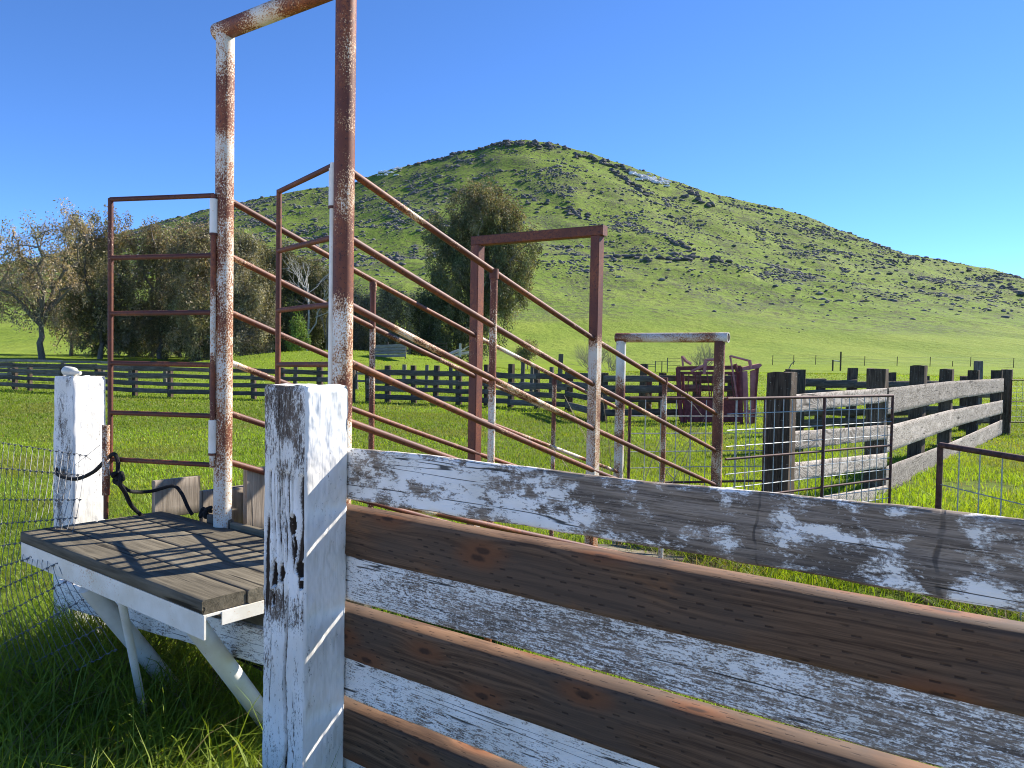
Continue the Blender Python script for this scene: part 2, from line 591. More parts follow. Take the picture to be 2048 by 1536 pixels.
def mat_brown(name):
    b = NB(name)
    P = b.obj()
    x, y, z = b.sep(P)
    kv = b.n('ShaderNodeCombineXYZ')
    b.set(kv.inputs[0], b.ma('MULTIPLY', x, 2.3)); b.set(kv.inputs[1], b.ma('MULTIPLY', b.ma('ADD', z, y), 6.0))
    vk = b.n('ShaderNodeTexVoronoi', voronoi_dimensions='2D'); b.set(vk.inputs['Vector'], kv.outputs[0]); vk.inputs['Scale'].default_value = 1.0
    kd = b.ma('ADD', vk.outputs['Distance'], b.ma('MULTIPLY', b.ma('SUBTRACT', b.noise(P, 60, 2), 0.5), 0.05))
    bulge = b.ma('MULTIPLY', b.ma('POWER', 2.718, b.ma('MULTIPLY', kd, -6.0)), 0.05)
    warp = b.ma('MULTIPLY', b.noise(b.map(P, (1.1, 1, 5)), 1.0, 3), 0.11)
    gz = b.ma('ADD', b.ma('ADD', z, bulge), warp)
    cv = b.n('ShaderNodeCombineXYZ')
    b.set(cv.inputs[0], b.ma('MULTIPLY', x, 0.7)); b.set(cv.inputs[1], b.ma('MULTIPLY', y, 8.0)); b.set(cv.inputs[2], b.ma('MULTIPLY', gz, 75.0))
    ring = b.noise(cv.outputs[0], 1.0, 3, 0.55)
    ring2 = b.noise(b.map(P, (7, 90, 330)), 1.0, 4, 0.65)
    g = b.ma('ADD', b.ma('MULTIPLY', ring, 0.75), b.ma('MULTIPLY', ring2, 0.45))
    col = b.mix(b.step(g, 0.42, 0.78), (0.055, 0.029, 0.0155), (0.180, 0.102, 0.056))
    wash = b.noise(b.map(P, (1.5, 2, 4)), 1.4, 4)
    col = b.mix(b.step(wash, 0.42, 0.64, 0.0, 0.6), col, (0.080, 0.058, 0.042))
    orange = b.step(b.noise(b.map(P, (2.2, 2, 6)), 1.6, 4, 0.6, 0.6), 0.58, 0.76, 0.0, 0.6)
    col = b.mix(orange, col, (0.26, 0.115, 0.045))
    halo = b.step(kd, 0.30, 0.07, 0.0, 0.8)
    col = b.mix(halo, col, (0.17, 0.066, 0.027))
    core = b.step(kd, 0.085, 0.035, 0, 0.85)
    col = b.mix(core, col, (0.040, 0.020, 0.012))
    # incised dashes of treated timber
    vrow = b.ma('DIVIDE', b.ma('ADD', z, y), 0.019)
    row = b.ma('FLOOR', vrow)
    u = b.ma('ADD', b.ma('DIVIDE', x, 0.07), b.ma('MULTIPLY', row, 0.37))
    fu = b.ma('FRACT', u); fv = b.ma('ABSOLUTE', b.ma('SUBTRACT', b.ma('FRACT', vrow), 0.5))
    dash = b.ma('MULTIPLY', b.step(fu, 0.34, 0.26), b.step(fv, 0.15, 0.08))
    dash = b.ma('MULTIPLY', dash, b.step(b.noise(P, 14, 2), 0.42, 0.58))
    col = b.mix(b.ma('MULTIPLY', dash, 0.72), col, (0.02, 0.011, 0.007))
    h = b.ma('SUBTRACT', b.ma('MULTIPLY', g, 0.4), dash)
    return b.done(col, 0.75, b.bump(h, 0.5, 0.0025), 0, 0.25)


def mat_wood(name, c1, c2, axis='X', contrast=1.0, spots=None, swirl=False, bump=0.5):
    b = NB(name)
    P = b.obj()
    st = (lambda l, c: (l, c, c)) if axis == 'X' else (lambda l, c: (c, c, l))
    g1 = b.noise(b.map(P, st(3, 55)), 1.0, 5, 0.65, 0.5)
    g2 = b.noise(b.map(P, st(2, 7)), 1.2, 4, 0.6)
    if swirl:
        w = b.noise(b.map(P, (2.2, 2.2, 5)), 1.0, 2, 0.5, 0.8)
        s_ = b.ma('MULTIPLY_ADD', b.ma('SINE', b.ma('MULTIPLY', w, 95.0)), 0.5, 0.5)
        g1 = b.ma('ADD', b.ma('MULTIPLY', g1, 0.6), b.ma('MULTIPLY', s_, 0.4))
    col = b.mix(b.step(g1, 0.30, 0.70), c1, c2)
    lighter = tuple(min(1, c * 1.35) for c in c2)
    col = b.mix(b.step(g2, 0.48, 0.72, 0.0, 0.6), col, lighter)
    dk = b.step(b.noise(b.map(P, st(1.3, 22)), 1.0, 3, 0.5, 0.4), 0.36, 0.30)
    col = b.mix(b.ma('MULTIPLY', dk, 0.85), col, tuple(c * 0.25 for c in c1))
    if spots:
        sp = b.step(b.noise(P, 38, 3, 0.6), 0.66, 0.70)
        col = b.mix(sp, col, spots)
    var = b.step(b.rnd(), 0, 1, 0.75, 1.2)
    k = b.n('ShaderNodeMix', data_type='RGBA', blend_type='MULTIPLY')
    k.inputs[0].default_value = 1.0
    cc = b.n('ShaderNodeCombineColor')
    for i in range(3): b.set(cc.inputs[i], var)
    b.set(k.inputs[6], col); b.set(k.inputs[7], cc.outputs[0])
    h = b.ma('SUBTRACT', g1, b.ma('MULTIPLY', dk, 0.7))
    return b.done(k.outputs[2], 0.88, b.bump(h, bump, 0.006), 0, 0.15)


def mat_leaf(name, trans=0.45, rough=0.55):
    b = NB(name)
    c = b.attr('tint')
    d = b.n('ShaderNodeBsdfDiffuse'); b.set(d.inputs[0], c)
    t = b.n('ShaderNodeBsdfTranslucent')
    br = b.mix(1.0, c, (1.25, 1.15, 0.5), 'MULTIPLY')
    b.set(t.inputs[0], br)
    g = b.n('ShaderNodeBsdfGlossy'); g.inputs['Roughness'].default_value = rough
    g.inputs[0].default_value = (0.5, 0.5, 0.45, 1)
    m1 = b.n('ShaderNodeMixShader'); m1.inputs[0].default_value = trans
    b.t.links.new(d.outputs[0], m1.inputs[1]); b.t.links.new(t.outputs[0], m1.inputs[2])
    m2 = b.n('ShaderNodeMixShader'); m2.inputs[0].default_value = 0.05
    b.t.links.new(m1.outputs[0], m2.inputs[1]); b.t.links.new(g.outputs[0], m2.inputs[2])
    b.t.links.new(m2.outputs[0], b.out.inputs['Surface'])
    return b.m


def mat_flat(name, c, rough=0.7, var=0.25, scale=20, metal=0.0, bump=0.2):
    b = NB(name)
    P = b.obj()
    f = b.noise(P, scale, 4, 0.6)
    col = b.mix(b.step(f, 0.3, 0.7), tuple(x * (1 - var) for x in c), tuple(x * (1 + var) for x in c))
    return b.done(col, rough, b.bump(f, bump, 0.003), metal, 0.3)


M = {}
M['pipe'] = mat_rust('rusty_painted_pipe', 0.0, 1.7, 0.8, speck=2.0)
M['pipe_rust'] = mat_rust('mostly_rusted_pipe', 0.44, 1.6, 0.62, speck=1.5)
M['pipe_red'] = mat_rust('dark_rusted_pipe', 0.75, 0.7, 0.6)
M['bore_shade'] = mat_flat('painted_bore_shade', (0.02, 0.012, 0.010), 0.9, 0.3, 40)
M['pipe_pale'] = mat_rust('rust_speckled_pipe', -0.13, 1.5, 0.95, speck=2.5)
M['exit_rust'] = mat_rust('patchy_rusted_post', 0.32, 1.5, 0.75, 1.8)
M['leg_top_rust'] = mat_rust('leg_rusted_at_top', 0.0, 0.6, 0.8, 1.9, (1.80, 2.12, -0.10, 0.75))
M['leg_low_white'] = mat_rust('leg_white_at_foot', 0.0, 1.0, 0.9, 1.5, (0.7, 1.5, -0.05, 0.5))
M['pipe_half'] = mat_rust('half_rusted_pipe', 0.12, 1.6, 0.8)
M['pipe_white'] = mat_rust('white_painted_pipe', -0.62, 0.35, pale=1.0)
M['steel_white'] = mat_rust('white_painted_channel', -0.56, 0.5, pale=1.0)
M['plank_white_a'] = mat_paint_wood('flaking_white_board', 0.44, 1.05, 0.5, ends=(0.75, 1.25, 0.06, -0.10), seams=((1.90, 0.0075), (1.53, 0.004)))
M['plank_white_b'] = mat_paint_wood('streaky_white_board', 0.42, 0.40, 1.25, ends=(0.1, 0.5, 0.28, 0.0), speck=1.6)
M['plank_white_c'] = mat_paint_wood('thin_white_board', 0.62, 0.5, 1.2, speck=1.4)
M['post_white'] = mat_paint_wood('white_timber', 1.02, 0.62, 1.1, axis='Z', wear_attr=True, paint=(0.90, 0.87, 0.81), speck=1.5, wood=(0.16, 0.125, 0.10), wood2=(0.07, 0.052, 0.042))
M['board_brown'] = mat_brown('brown_treated_timber')
M['deck'] = mat_wood('grey_deck_plank', (0.092, 0.078, 0.054), (0.185, 0.158, 0.112), 'X', bump=0.5)
M['deck_side'] = mat_wood('tan_grey_board', (0.17, 0.135, 0.10), (0.30, 0.25, 0.195), 'Z')
M['tie'] = mat_wood('dark_tie_timber', (0.038, 0.026, 0.018), (0.135, 0.098, 0.068), 'Z', spots=(0.34, 0.33, 0.28), bump=0.8)
M['tie_grey'] = mat_wood('grey_post_timber', (0.07, 0.06, 0.05), (0.19, 0.165, 0.14), 'Z')
M['dark_board'] = mat_wood('dark_fence_board', (0.070, 0.055, 0.041), (0.185, 0.150, 0.115), 'X')
M['grey_board'] = mat_wood('grey_fence_board', (0.13, 0.115, 0.10), (0.26, 0.235, 0.205), 'X')
M['pale_board'] = mat_wood('pale_weathered_board', (0.21, 0.175, 0.14), (0.46, 0.40, 0.34), 'X', swirl=True)
M['red_steel'] = mat_flat('faded_red_steel', (0.20, 0.045, 0.045), 0.6, 0.35, 9)
M['pink_steel'] = mat_flat('sunlit_red_steel', (0.52, 0.19, 0.18), 0.6, 0.2, 6)  # lighter copy of the red, sunlight on the panels put into the colour
M['wire'] = mat_flat('galvanised_wire', (0.42, 0.43, 0.42), 0.5, 0.25, 30, 0.3)
M['wire_rust'] = mat_flat('rusty_frame_steel', (0.10, 0.045, 0.036), 0.7, 0.4, 25)
M['dark_wire'] = mat_flat('old_fence_wire', (0.15, 0.15, 0.15), 0.55, 0.3, 30, 0.2)
M['rope'] = mat_flat('black_rope', (0.018, 0.017, 0.017), 0.9, 0.4, 160, bump=1.0)
M['plastic'] = mat_flat('cloudy_plastic', (0.62, 0.60, 0.52), 0.35, 0.08, 20)
M['bark'] = mat_wood('tree_bark', (0.075, 0.062, 0.05), (0.24, 0.205, 0.17), 'Z')
M['dead_bark'] = mat_flat('bleached_dead_wood', (0.42, 0.40, 0.36), 0.85, 0.2, 3)
M['twig'] = mat_flat('grey_twig', (0.22, 0.19, 0.17), 0.9, 0.25, 2)
M['straw'] = mat_flat('dry_stalk', (0.36, 0.31, 0.22), 0.85, 0.2, 20)
M['leaf'] = mat_leaf('tree_leaf', 0.32)
M['grass'] = mat_leaf('grass_blade', 0.48)


def mat_ground():
    b = NB('pasture_ground')
    P = b.obj(False)
    n1 = b.noise(P, 0.35, 4); n2 = b.noise(P, 5, 5, 0.65); n3 = b.noise(P, 40, 4, 0.7)
    x, y, z = b.sep(P)
    soil = b.mix(b.step(n3, 0.3, 0.7), (0.06, 0.068, 0.016), (0.11, 0.125, 0.024))
    near = b.mix(b.step(n2, 0.35, 0.65), soil, (0.125, 0.185, 0.016))
    far = b.mix(b.step(b.noise(b.map(P, (0.25, 0.8, 1)), 1, 5, 0.65), 0.3, 0.7), (0.15, 0.215, 0.016), (0.20, 0.265, 0.022))
    far = b.mix(b.step(n1, 0.5, 0.7, 0, 0.5), far, (0.13, 0.165, 0.03))
    col = b.mix(b.step(y, 22, 50), near, far)
    return b.done(col, 0.95, b.bump(b.ma('ADD', n2, n3), 0.6, 0.05), 0, 0.1)


def mat_hill():
    b = NB('hillside')
    P = b.obj(False)
    x, y, z = b.sep(P)
    big = b.noise(b.map(P, (0.010, 0.010, 0.014)), 1, 5, 0.6)
    mid = b.noise(b.map(P, (0.05, 0.03, 0.09)), 1, 6, 0.68)
    fine = b.noise(b.map(P, (0.35, 0.2, 0.6)), 1, 5, 0.72)
    meadow = b.mix(b.step(mid, 0.35, 0.65), (0.145, 0.205, 0.022), (0.19, 0.24, 0.032))
    meadow = b.mix(b.step(fine, 0.52, 0.75, 0, 0.35), meadow, (0.12, 0.13, 0.035))
    slope = b.mix(b.step(mid, 0.34, 0.62), (0.125, 0.185, 0.028), (0.185, 0.24, 0.042))
    slope = b.mix(b.step(big, 0.42, 0.62, 0, 0.7), slope, (0.145, 0.215, 0.028))
    slope = b.mix(b.step(fine, 0.48, 0.62, 0, 0.8), slope, (0.085, 0.082, 0.042))
    stony = b.step(b.noise(b.map(P, (0.03, 0.02, 0.05)), 1, 7, 0.72), 0.47, 0.60)
    stony = b.ma('MULTIPLY', stony, b.step(b.noise(b.map(P, (0.9, 0.5, 1.4)), 1, 4, 0.7), 0.42, 0.6))
    slope = b.mix(b.ma('MULTIPLY', stony, 0.8), slope, (0.075, 0.068, 0.062))
    hz = b.ma('ADD', z, b.ma('MULTIPLY', b.ma('SUBTRACT', big, 0.5), 30))
    col = b.mix(b.step(hz, 8, 20), meadow, slope)
    h = b.ma('ADD', fine, b.ma('MULTIPLY', mid, 2))
    return b.done(col, 0.95, b.bump(h, 0.7, 1.2), 0, 0.1)


def mat_rock():
    b = NB('dark_basalt')
    P = b.obj()
    n = b.noise(P, 2.2, 5, 0.7); n2 = b.noise(P, 0.5, 3)
    col = b.mix(b.step(n, 0.3, 0.7), (0.075, 0.071, 0.072), (0.175, 0.163, 0.155))
    col = b.mix(b.step(n2, 0.55, 0.7, 0, 0.5), col, (0.17, 0.15, 0.13))
    return b.done(col, 0.95, b.bump(n, 0.8, 0.3), 0, 0.1)


def mat_bounce_ground():
    b = NB('pale_bounce_gravel')
    P = b.obj(False)
    n = b.noise(P, 45, 5, 0.7); n2 = b.noise(P, 1.3, 4)
    col = b.mix(b.step(n, 0.3, 0.7), (0.34, 0.295, 0.235), (0.52, 0.465, 0.385))
    col = b.mix(b.step(n2, 0.5, 0.7, 0, 0.4), col, (0.33, 0.28, 0.22))
    return b.done(col, 0.95, b.bump(n, 0.7, 0.01), 0, 0.1)


M['bounce_ground'] = mat_bounce_ground()
M['ground'] = mat_ground(); M['hill'] = mat_hill(); M['rock'] = mat_rock()
M['white_rock'] = mat_flat('pale_lichen_rock', (0.70, 0.69, 0.67), 0.9, 0.3, 0.6)
M['pebble_rock'] = mat_flat('scattered_grey_rock', (0.145, 0.136, 0.130), 0.95, 0.4, 0.25)

# ------------------------------------------------------------------ world and sun
SUN_AZ = R(59)      # to the right of the view direction (+Y)
SUN_EL = R(37)
w = bpy.data.worlds.new("World"); scene.world = w
w.use_nodes = True
nt = w.node_tree
bg = nt.nodes['Background']
sky = nt.nodes.new('ShaderNodeTexSky')
sky.sky_type = 'NISHITA'; sky.sun_disc = False
sky.sun_elevation = SUN_EL; sky.sun_rotation = SUN_AZ
sky.altitude = 2000; sky.air_density = 0.66; sky.dust_density = 0.0; sky.ozone_density = 8.0
hs = nt.nodes.new('ShaderNodeHueSaturation')
hs.inputs['Saturation'].default_value = 1.05
hs.inputs['Hue'].default_value = 0.5015
nt.links.new(sky.outputs[0], hs.inputs['Color'])
nt.links.new(hs.outputs[0], bg.inputs[0])
bg.inputs[1].default_value = 0.132
sd = bpy.data.lights.new("sun", 'SUN'); sd.energy = 4.8; sd.angle = R(0.5); sd.color = (1.0, 0.94, 0.85)
so = bpy.data.objects.new("sun", sd); COL.objects.link(so)
to_sun = Vector((math.sin(SUN_AZ) * math.cos(SUN_EL), math.cos(SUN_AZ) * math.cos(SUN_EL), math.sin(SUN_EL)))
so.matrix_world = to_sun.to_track_quat('Z', 'Y').to_matrix().to_4x4()
vs = scene.view_settings
vs.view_transform = 'Standard'; vs.look = 'None'; vs.exposure = 1.15; vs.gamma = 1.0
try:
    vs.use_curve_mapping = False
except Exception:
    pass
scene.cycles.use_denoising = True
scene.cycles.filter_width = 1.05
scene.cycles.max_bounces = 6
scene.cycles.transparent_max_bounces = 4

# ------------------------------------------------------------------ ground and hill
def grid(name, xs, ys, zf, mat, kind='structure'):
    X, Y = np.meshgrid(xs, ys)
    Z = zf(X, Y)
    v = np.stack([X, Y, Z], -1).reshape(-1, 3)
    nx, ny = len(xs), len(ys)
    i, j = np.meshgrid(np.arange(nx - 1), np.arange(ny - 1))
    a = (j * nx + i).ravel()
    q = np.stack([a, a + 1, a + 1 + nx, a + nx], -1)
    me = raw_mesh(name, v, loops=q.ravel(), starts=np.arange(len(q)) * 4, smooth_shade=True)
    o = link(name, me, mat)
    o['kind'] = kind
    return o


ys = np.concatenate([np.linspace(-70, 2, 12), np.linspace(2.6, 40, 110), np.linspace(41, 113, 60)])
xs = np.concatenate([np.linspace(-700, -70, 30), np.linspace(-65, 65, 180), np.linspace(70, 700, 30)])
grid('ground', xs, ys, ground_z, M['ground'])
# made-up pale ground sheet out of frame, added to bounce light onto shaded boards
def bounce_sheet():
    nu, nv_ = 60, 40
    U = np.linspace(-60, 60, nu); Vd = np.concatenate([np.linspace(0.1, -3, 12), np.linspace(-3.6, -26, nv_ - 12)])
    vv = []
    for a in Vd:
        for u_ in U:
            e = a + (0.25 * float(vnoise(np.array([u_ * 1.3]), np.array([2.2]), 4)[0]) if a > 0 else 0)
            p = AX * e + VX * u_
            vv.append((p.x, p.y, float(ground_z(p.x, p.y)) + 0.006))
    ff = [(j * nu + i, j * nu + i + 1, (j + 1) * nu + i + 1, (j + 1) * nu + i) for j in range(nv_ - 1) for i in range(nu - 1)]
    me = raw_mesh('bounce_ground_sheet', vv, faces=ff, smooth_shade=True)
    fix_normals(me)
    o = link('bounce_ground_sheet', me, M['bounce_ground']); o['kind'] = 'structure'


bounce_sheet()
ysh = np.concatenate([np.linspace(104, 560, 130), np.linspace(563, 680, 60), np.linspace(690, 1150, 40)])
xsh = np.concatenate([np.linspace(-1500, -520, 50), np.linspace(-515, 515, 330), np.linspace(525, 1500, 50)])
grid('hill', xsh, ysh, lambda x, y: hill_z(x, y) + 0.004, M['hill'])

# ------------------------------------------------------------------ rocks
def rock_mesh(name, seed, sub=2, sq=0.6):
    bm = bmesh.new()
    bmesh.ops.create_icosphere(bm, subdivisions=sub, radius=1.0)
    rs = np.random.default_rng(seed)
    planes = rs.normal(size=(11, 3)); planes /= np.linalg.norm(planes, axis=1)[:, None]
    cut = rs.uniform(0.55, 0.95, 11)
    for v in bm.verts:
        p = np.array(v.co)
        for n_, c_ in zip(planes, cut):
            d = p @ n_
            if d > c_: p = p - n_ * (d - c_)
        p = p * (1 + rs.normal() * 0.03)
        p[2] *= sq
        v.co = p
    me = bpy.data.meshes.new(name); bm.to_mesh(me); bm.free()
    return me


ROCKS = [rock_mesh('boulder', 100 + i, 3, 0.62 + 0.08 * (i % 5)) for i in range(7)]
for m_ in ROCKS: m_.materials.append(M['rock'])
WROCK = rock_mesh('pale_boulder', 300, 3, 0.5); WROCK.materials.append(M['white_rock'])


def put_rock(p, size, label, group, mesh=None, name='boulder', sx=1.0):
    me = mesh or ROCKS[int(RNG.integers(len(ROCKS)))]
    o = bpy.data.objects.new(name, me); COL.objects.link(o)
    rot = Euler((RNG.uniform(-.2, .2), RNG.uniform(-.2, .2), RNG.uniform(-0.6, 0.6)))
    W = Matrix.Translation((p[0], p[1], p[2] + size * 0.12)) @ rot.to_matrix().to_4x4() @ Matrix.Diagonal((size * sx, size * RNG.uniform(.7, 1.1), size * RNG.uniform(.75, 1.15), 1))
    place(o, W)
    tag(o, label, 'rock', group)
    return o


def clump(x0, y0, x1, y1, n, s0, s1, label, group, mesh=None, sx=(0.9, 1.45), name='boulder'):
    for i in range(n):
        t = (i + RNG.random()) / n
        px = x0 + (x1 - x0) * t + RNG.normal() * 3
        py = y0 + (y1 - y0) * t + RNG.normal() * 3.5
        p = on_hill(px, py)
        put_rock(p, RNG.uniform(s0, s1) * (0.64 if mesh is None else 1.0), label, group, mesh, name, RNG.uniform(*sx))


clump(1195, 516, 1460, 522, 26, 2.2, 4.6, 'dark boulder in the long rock ledge across the hillside above the square gateway', 'boulders of the hillside ledge')
clump(1325, 470, 1390, 506, 16, 1.6, 3.4, 'dark boulder tumbled just above the long hillside ledge', 'boulders above the ledge')
clump(985, 286, 1115, 292, 30, 2.4, 4.6, 'dark boulder on the rocky summit of the hill', 'summit boulders')
clump(830, 322, 985, 290, 22, 1.8, 3.6, 'dark boulder on the crest sloping left from the summit', 'crest boulders left of the summit')
clump(1120, 296, 1262, 345, 26, 2.2, 4.8, 'dark boulder on the crest between the summit and the pale streak', 'crest boulders right of the summit')
clump(1225, 340, 1290, 395, 20, 2.2, 4.8, 'dark boulder beside the pale rock streak on the hill', 'boulders beside the pale streak')
clump(1262, 346, 1335, 370, 42, 1.3, 3.2, 'pale white rock in the bright streak on the hill crest', 'pale streak rocks', WROCK, name='pale_boulder')
clump(760, 350, 802, 337, 16, 1.4, 2.6, 'pale white rock on the crest left of the summit', 'pale rocks on the far crest', WROCK, name='pale_boulder')
clump(560, 394, 740, 366, 16, 1.5, 3.2, 'dark boulder on the low crest seen between the chute posts', 'low crest boulders')
clump(1370, 385, 1420, 412, 10, 2.6, 5.0, 'dark boulder in the square outcrop below the right crest', 'right outcrop boulders')
clump(1500, 408, 1690, 474, 22, 1.5, 3.2, 'dark boulder along the right descending crest', 'right crest boulders')
clump(1785, 512, 1860, 520, 10, 1.8, 3.0, 'dark boulder in the low knob on the right skyline', 'skyline knob boulders')
clump(1930, 540, 2060, 594, 18, 1.8, 3.4, 'dark boulder on the steep right end of the skyline', 'right end boulders')
clump(870, 376, 935, 384, 10, 1.8, 3.4, 'dark boulder in the row above the lone tree', 'boulders above the tree')
clump(1040, 395, 1180, 432, 14, 1.6, 3.2, 'dark boulder scattered below the summit', 'boulders below the summit')
clump(1125, 420, 1180, 440, 9, 2.2, 4.0, 'dark boulder in the clump below the summit', 'clump below the summit')
clump(470, 405, 560, 432, 9, 1.4, 2.6, 'dark boulder on the left slope above the trees', 'left slope boulders')
clump(1720, 528, 1800, 545, 7, 1.6, 2.8, 'dark boulder on the right shoulder of the hill', 'right shoulder boulders')
clump(1560, 657, 1606, 660, 5, 0.35, 0.6, 'small dark rock in a row on the bright meadow', 'row of meadow rocks', sx=(1, 1.2))

# thousands of loose stones that read as texture
def scattered_rocks():
    base = []
    for k in range(5):
        bm = bmesh.new(); bmesh.ops.create_icosphere(bm, subdivisions=1, radius=1.0)
        rs = np.random.default_rng(900 + k)
        V = np.array([v.co[:] for v in bm.verts]) * rs.uniform(0.7, 1.1, (len(bm.verts), 1))
        V[:, 2] *= 0.55
        F = np.array([[v.index for v in f.verts] for f in bm.faces])
        bm.free(); base.append((V, F))
    N = 62000
    px = RNG.uniform(-470, 470, N * 6); py = RNG.uniform(190, 640, N * 6)
    t = (py - 104) / 516
    cl = fbm(px / 34, py / 26, 77, 4); cl2 = fbm(px / 9, py / 7, 78, 3)
    dens = smooth(cl, 0.36, 0.68) * smooth(cl2, 0.35, 0.7) * smooth(t, 0.30, 0.62) + 0.05 * smooth(t, .25, .55)
    keep = RNG.random(len(px)) < dens
    px, py = px[keep][:N], py[keep][:N]
    n = len(px)
    pz = hill_z(px, py)
    big = RNG.random(n)
    size = np.where(big > 0.965, RNG.uniform(1.1, 2.1, n), np.where(big > 0.8, RNG.uniform(0.7, 1.3, n), RNG.uniform(0.22, 0.6, n))) * (0.55 + 0.5 * (py / 620))
    vs, lp = [], []
    off = 0
    for k in range(5):
        V, F = base[k]
        s = np.nonzero(np.arange(n) % 5 == k)[0]
        a = RNG.uniform(0, 6.28, len(s)); ca, sa = np.cos(a), np.sin(a)
        st = RNG.uniform(0.8, 1.7, len(s))
        X = V[None, :, 0] * st[:, None]; Y = V[None, :, 1] + 0 * X; Z = V[None, :, 2] + 0 * X
        xr = X * ca[:, None] * 1.0 - Y * sa[:, None]; yr = X * sa[:, None] + Y * ca[:, None]
        P = np.stack([px[s][:, None] + xr * size[s][:, None], py[s][:, None] + yr * size[s][:, None], (pz[s] + size[s] * .1)[:, None] + Z * size[s][:, None]], -1)
        idx = F[None] + (np.arange(len(s)) * len(V))[:, None, None] + off
        vs.append(P.reshape(-1, 3)); lp.append(idx.reshape(-1)); off += len(s) * len(V)
    v = np.concatenate(vs); l = np.concatenate(lp)
    me = raw_mesh('scattered_stones', v, loops=l, starts=np.arange(len(l) // 3) * 3)
    o = link('scattered_stones', me, M['pebble_rock'])
    tag(o, 'loose dark stones strewn over the green hillside', 'stones', kind='stuff')


scattered_rocks()

# ------------------------------------------------------------------ grass
def blades(name, x, y, h, wd, lean, tint, label, z0=None, curl=1.0):
    n = len(x)
    z = ground_z(x, y) if z0 is None else z0
    a = RNG.uniform(0, 2 * math.pi, n)
    dx, dy = np.cos(a), np.sin(a)                      # lean direction
    face = a + RNG.normal(0, 0.7, n) + math.pi / 2
    wx, wy = np.cos(face) * wd / 2, np.sin(face) * wd / 2
    V = np.zeros((n, 7, 3))
    for k, (t, ww) in enumerate(((0.0, 0.9), (0.4, 1.0), (0.75, 0.7))):
        bx = dx * lean * h * t ** 2 * curl; by = dy * lean * h * t ** 2 * curl
        bz = h * t * (1 - 0.28 * np.minimum(lean, 1.2) * t)
        for s_, q in ((-1, 0), (1, 1)):
            V[:, 2 * k + q, 0] = x + bx + s_ * wx * ww
            V[:, 2 * k + q, 1] = y + by + s_ * wy * ww
            V[:, 2 * k + q, 2] = z + bz - (0.01 if k == 0 else 0)
    t = 1.0
    V[:, 6, 0] = x + dx * lean * h * curl; V[:, 6, 1] = y + dy * lean * h * curl
    V[:, 6, 2] = z + h * (1 - 0.38 * np.minimum(lean, 1.3))
    o7 = (np.arange(n) * 7)[:, None]
    q = np.concatenate([o7 + np.array([[0, 1, 3, 2]]), o7 + np.array([[2, 3, 5, 4]]), o7 + np.array([[4, 5, 6]])], 1)  # n x 11
    starts = (np.arange(n) * 11)[:, None] + np.array([[0, 4, 8]])
    me = raw_mesh(name, V.reshape(-1, 3), loops=q.ravel(), starts=starts.ravel(), smooth_shade=True)
    at_ = me.attributes.new('tint', 'FLOAT_COLOR', 'POINT')
    c = np.ones((n, 7, 4), np.float32)
    c[:, :, :3] = tint[:, None, :]
    at_.data.foreach_set('color', c.ravel())
    o = link(name, me, M['grass'])
    tag(o, label, 'grass', kind='stuff')
    return o


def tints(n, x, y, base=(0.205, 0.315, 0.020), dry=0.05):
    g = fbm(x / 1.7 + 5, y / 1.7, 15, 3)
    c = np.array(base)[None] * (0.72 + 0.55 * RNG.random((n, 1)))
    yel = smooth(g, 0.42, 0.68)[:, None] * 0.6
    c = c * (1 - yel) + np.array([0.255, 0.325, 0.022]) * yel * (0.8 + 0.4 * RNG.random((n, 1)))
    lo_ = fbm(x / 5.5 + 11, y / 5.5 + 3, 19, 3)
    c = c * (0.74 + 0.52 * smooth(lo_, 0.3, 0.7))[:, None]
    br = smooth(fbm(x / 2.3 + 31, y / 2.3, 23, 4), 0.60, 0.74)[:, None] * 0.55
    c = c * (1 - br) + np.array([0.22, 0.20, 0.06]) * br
    k = RNG.random(n) < dry
    c[k] = np.array([0.27, 0.22, 0.09]) * RNG.uniform(0.6, 1.1, (k.sum(), 1))
    return c


def sample(d0, d1, dens, lim=0.80, pw=None):
    area = lim * (d1 * d1 - d0 * d0)
    n = int(area * dens)
    y = np.sqrt(RNG.uniform(d0 * d0, d1 * d1, n))
    x = RNG.uniform(-lim, lim, n) * y
    return x, y


X_, Y_, H_, W_, L_ = [], [], [], [], []
for d0, d1, dens, hh, ww in ((3.0, 5.5, 2100, 0.070, 0.0040), (5.5, 9, 1150, 0.066, 0.0055), (9, 15, 560, 0.060, 0.0085),
                             (15, 26, 230, 0.058, 0.014), (26, 44, 80, 0.062, 0.025), (44, 75, 20, 0.08, 0.045)):
    x, y = sample(d0, d1, dens)
    bare = smooth(fbm(x / 0.9 + 40, y / 0.9, 95, 3), 0.60, 0.68) * (x > 0.27 * y) * (y < 12)
    k = RNG.random(len(x)) > bare * 0.9
    x, y = x[k], y[k]
    lush = smooth(x / y, 0.10, 0.36) * smooth(y, 16, 8)
    tuft = fbm(x / 0.45, y / 0.45, 33, 2)
    h = hh * RNG.uniform(0.55, 1.35, len(x)) * (1 + 1.5 * lush) * (0.6 + 0.9 * tuft)
    X_.append(x); Y_.append(y); H_.append(h); W_.append(ww * RNG.uniform(0.7, 1.3, len(x))); L_.append(RNG.uniform(0.15, 0.95, len(x)))
x = np.concatenate(X_); y = np.concatenate(Y_)
blades('pasture_grass', x, y, np.concatenate(H_), np.concatenate(W_), np.concatenate(L_), tints(len(x), x, y), 'short bright green pasture grass covering the field')

# tall rank grass around the dock, under the wire fence and along the chute
def tall(n, cx, cy, sx, sy, h0, h1, w0=0.004, w1=0.008):
    x = RNG.normal(cx, sx, n); y = RNG.normal(cy, sy, n)
    return x, y, RNG.uniform(h0, h1, n), RNG.uniform(w0, w1, n)


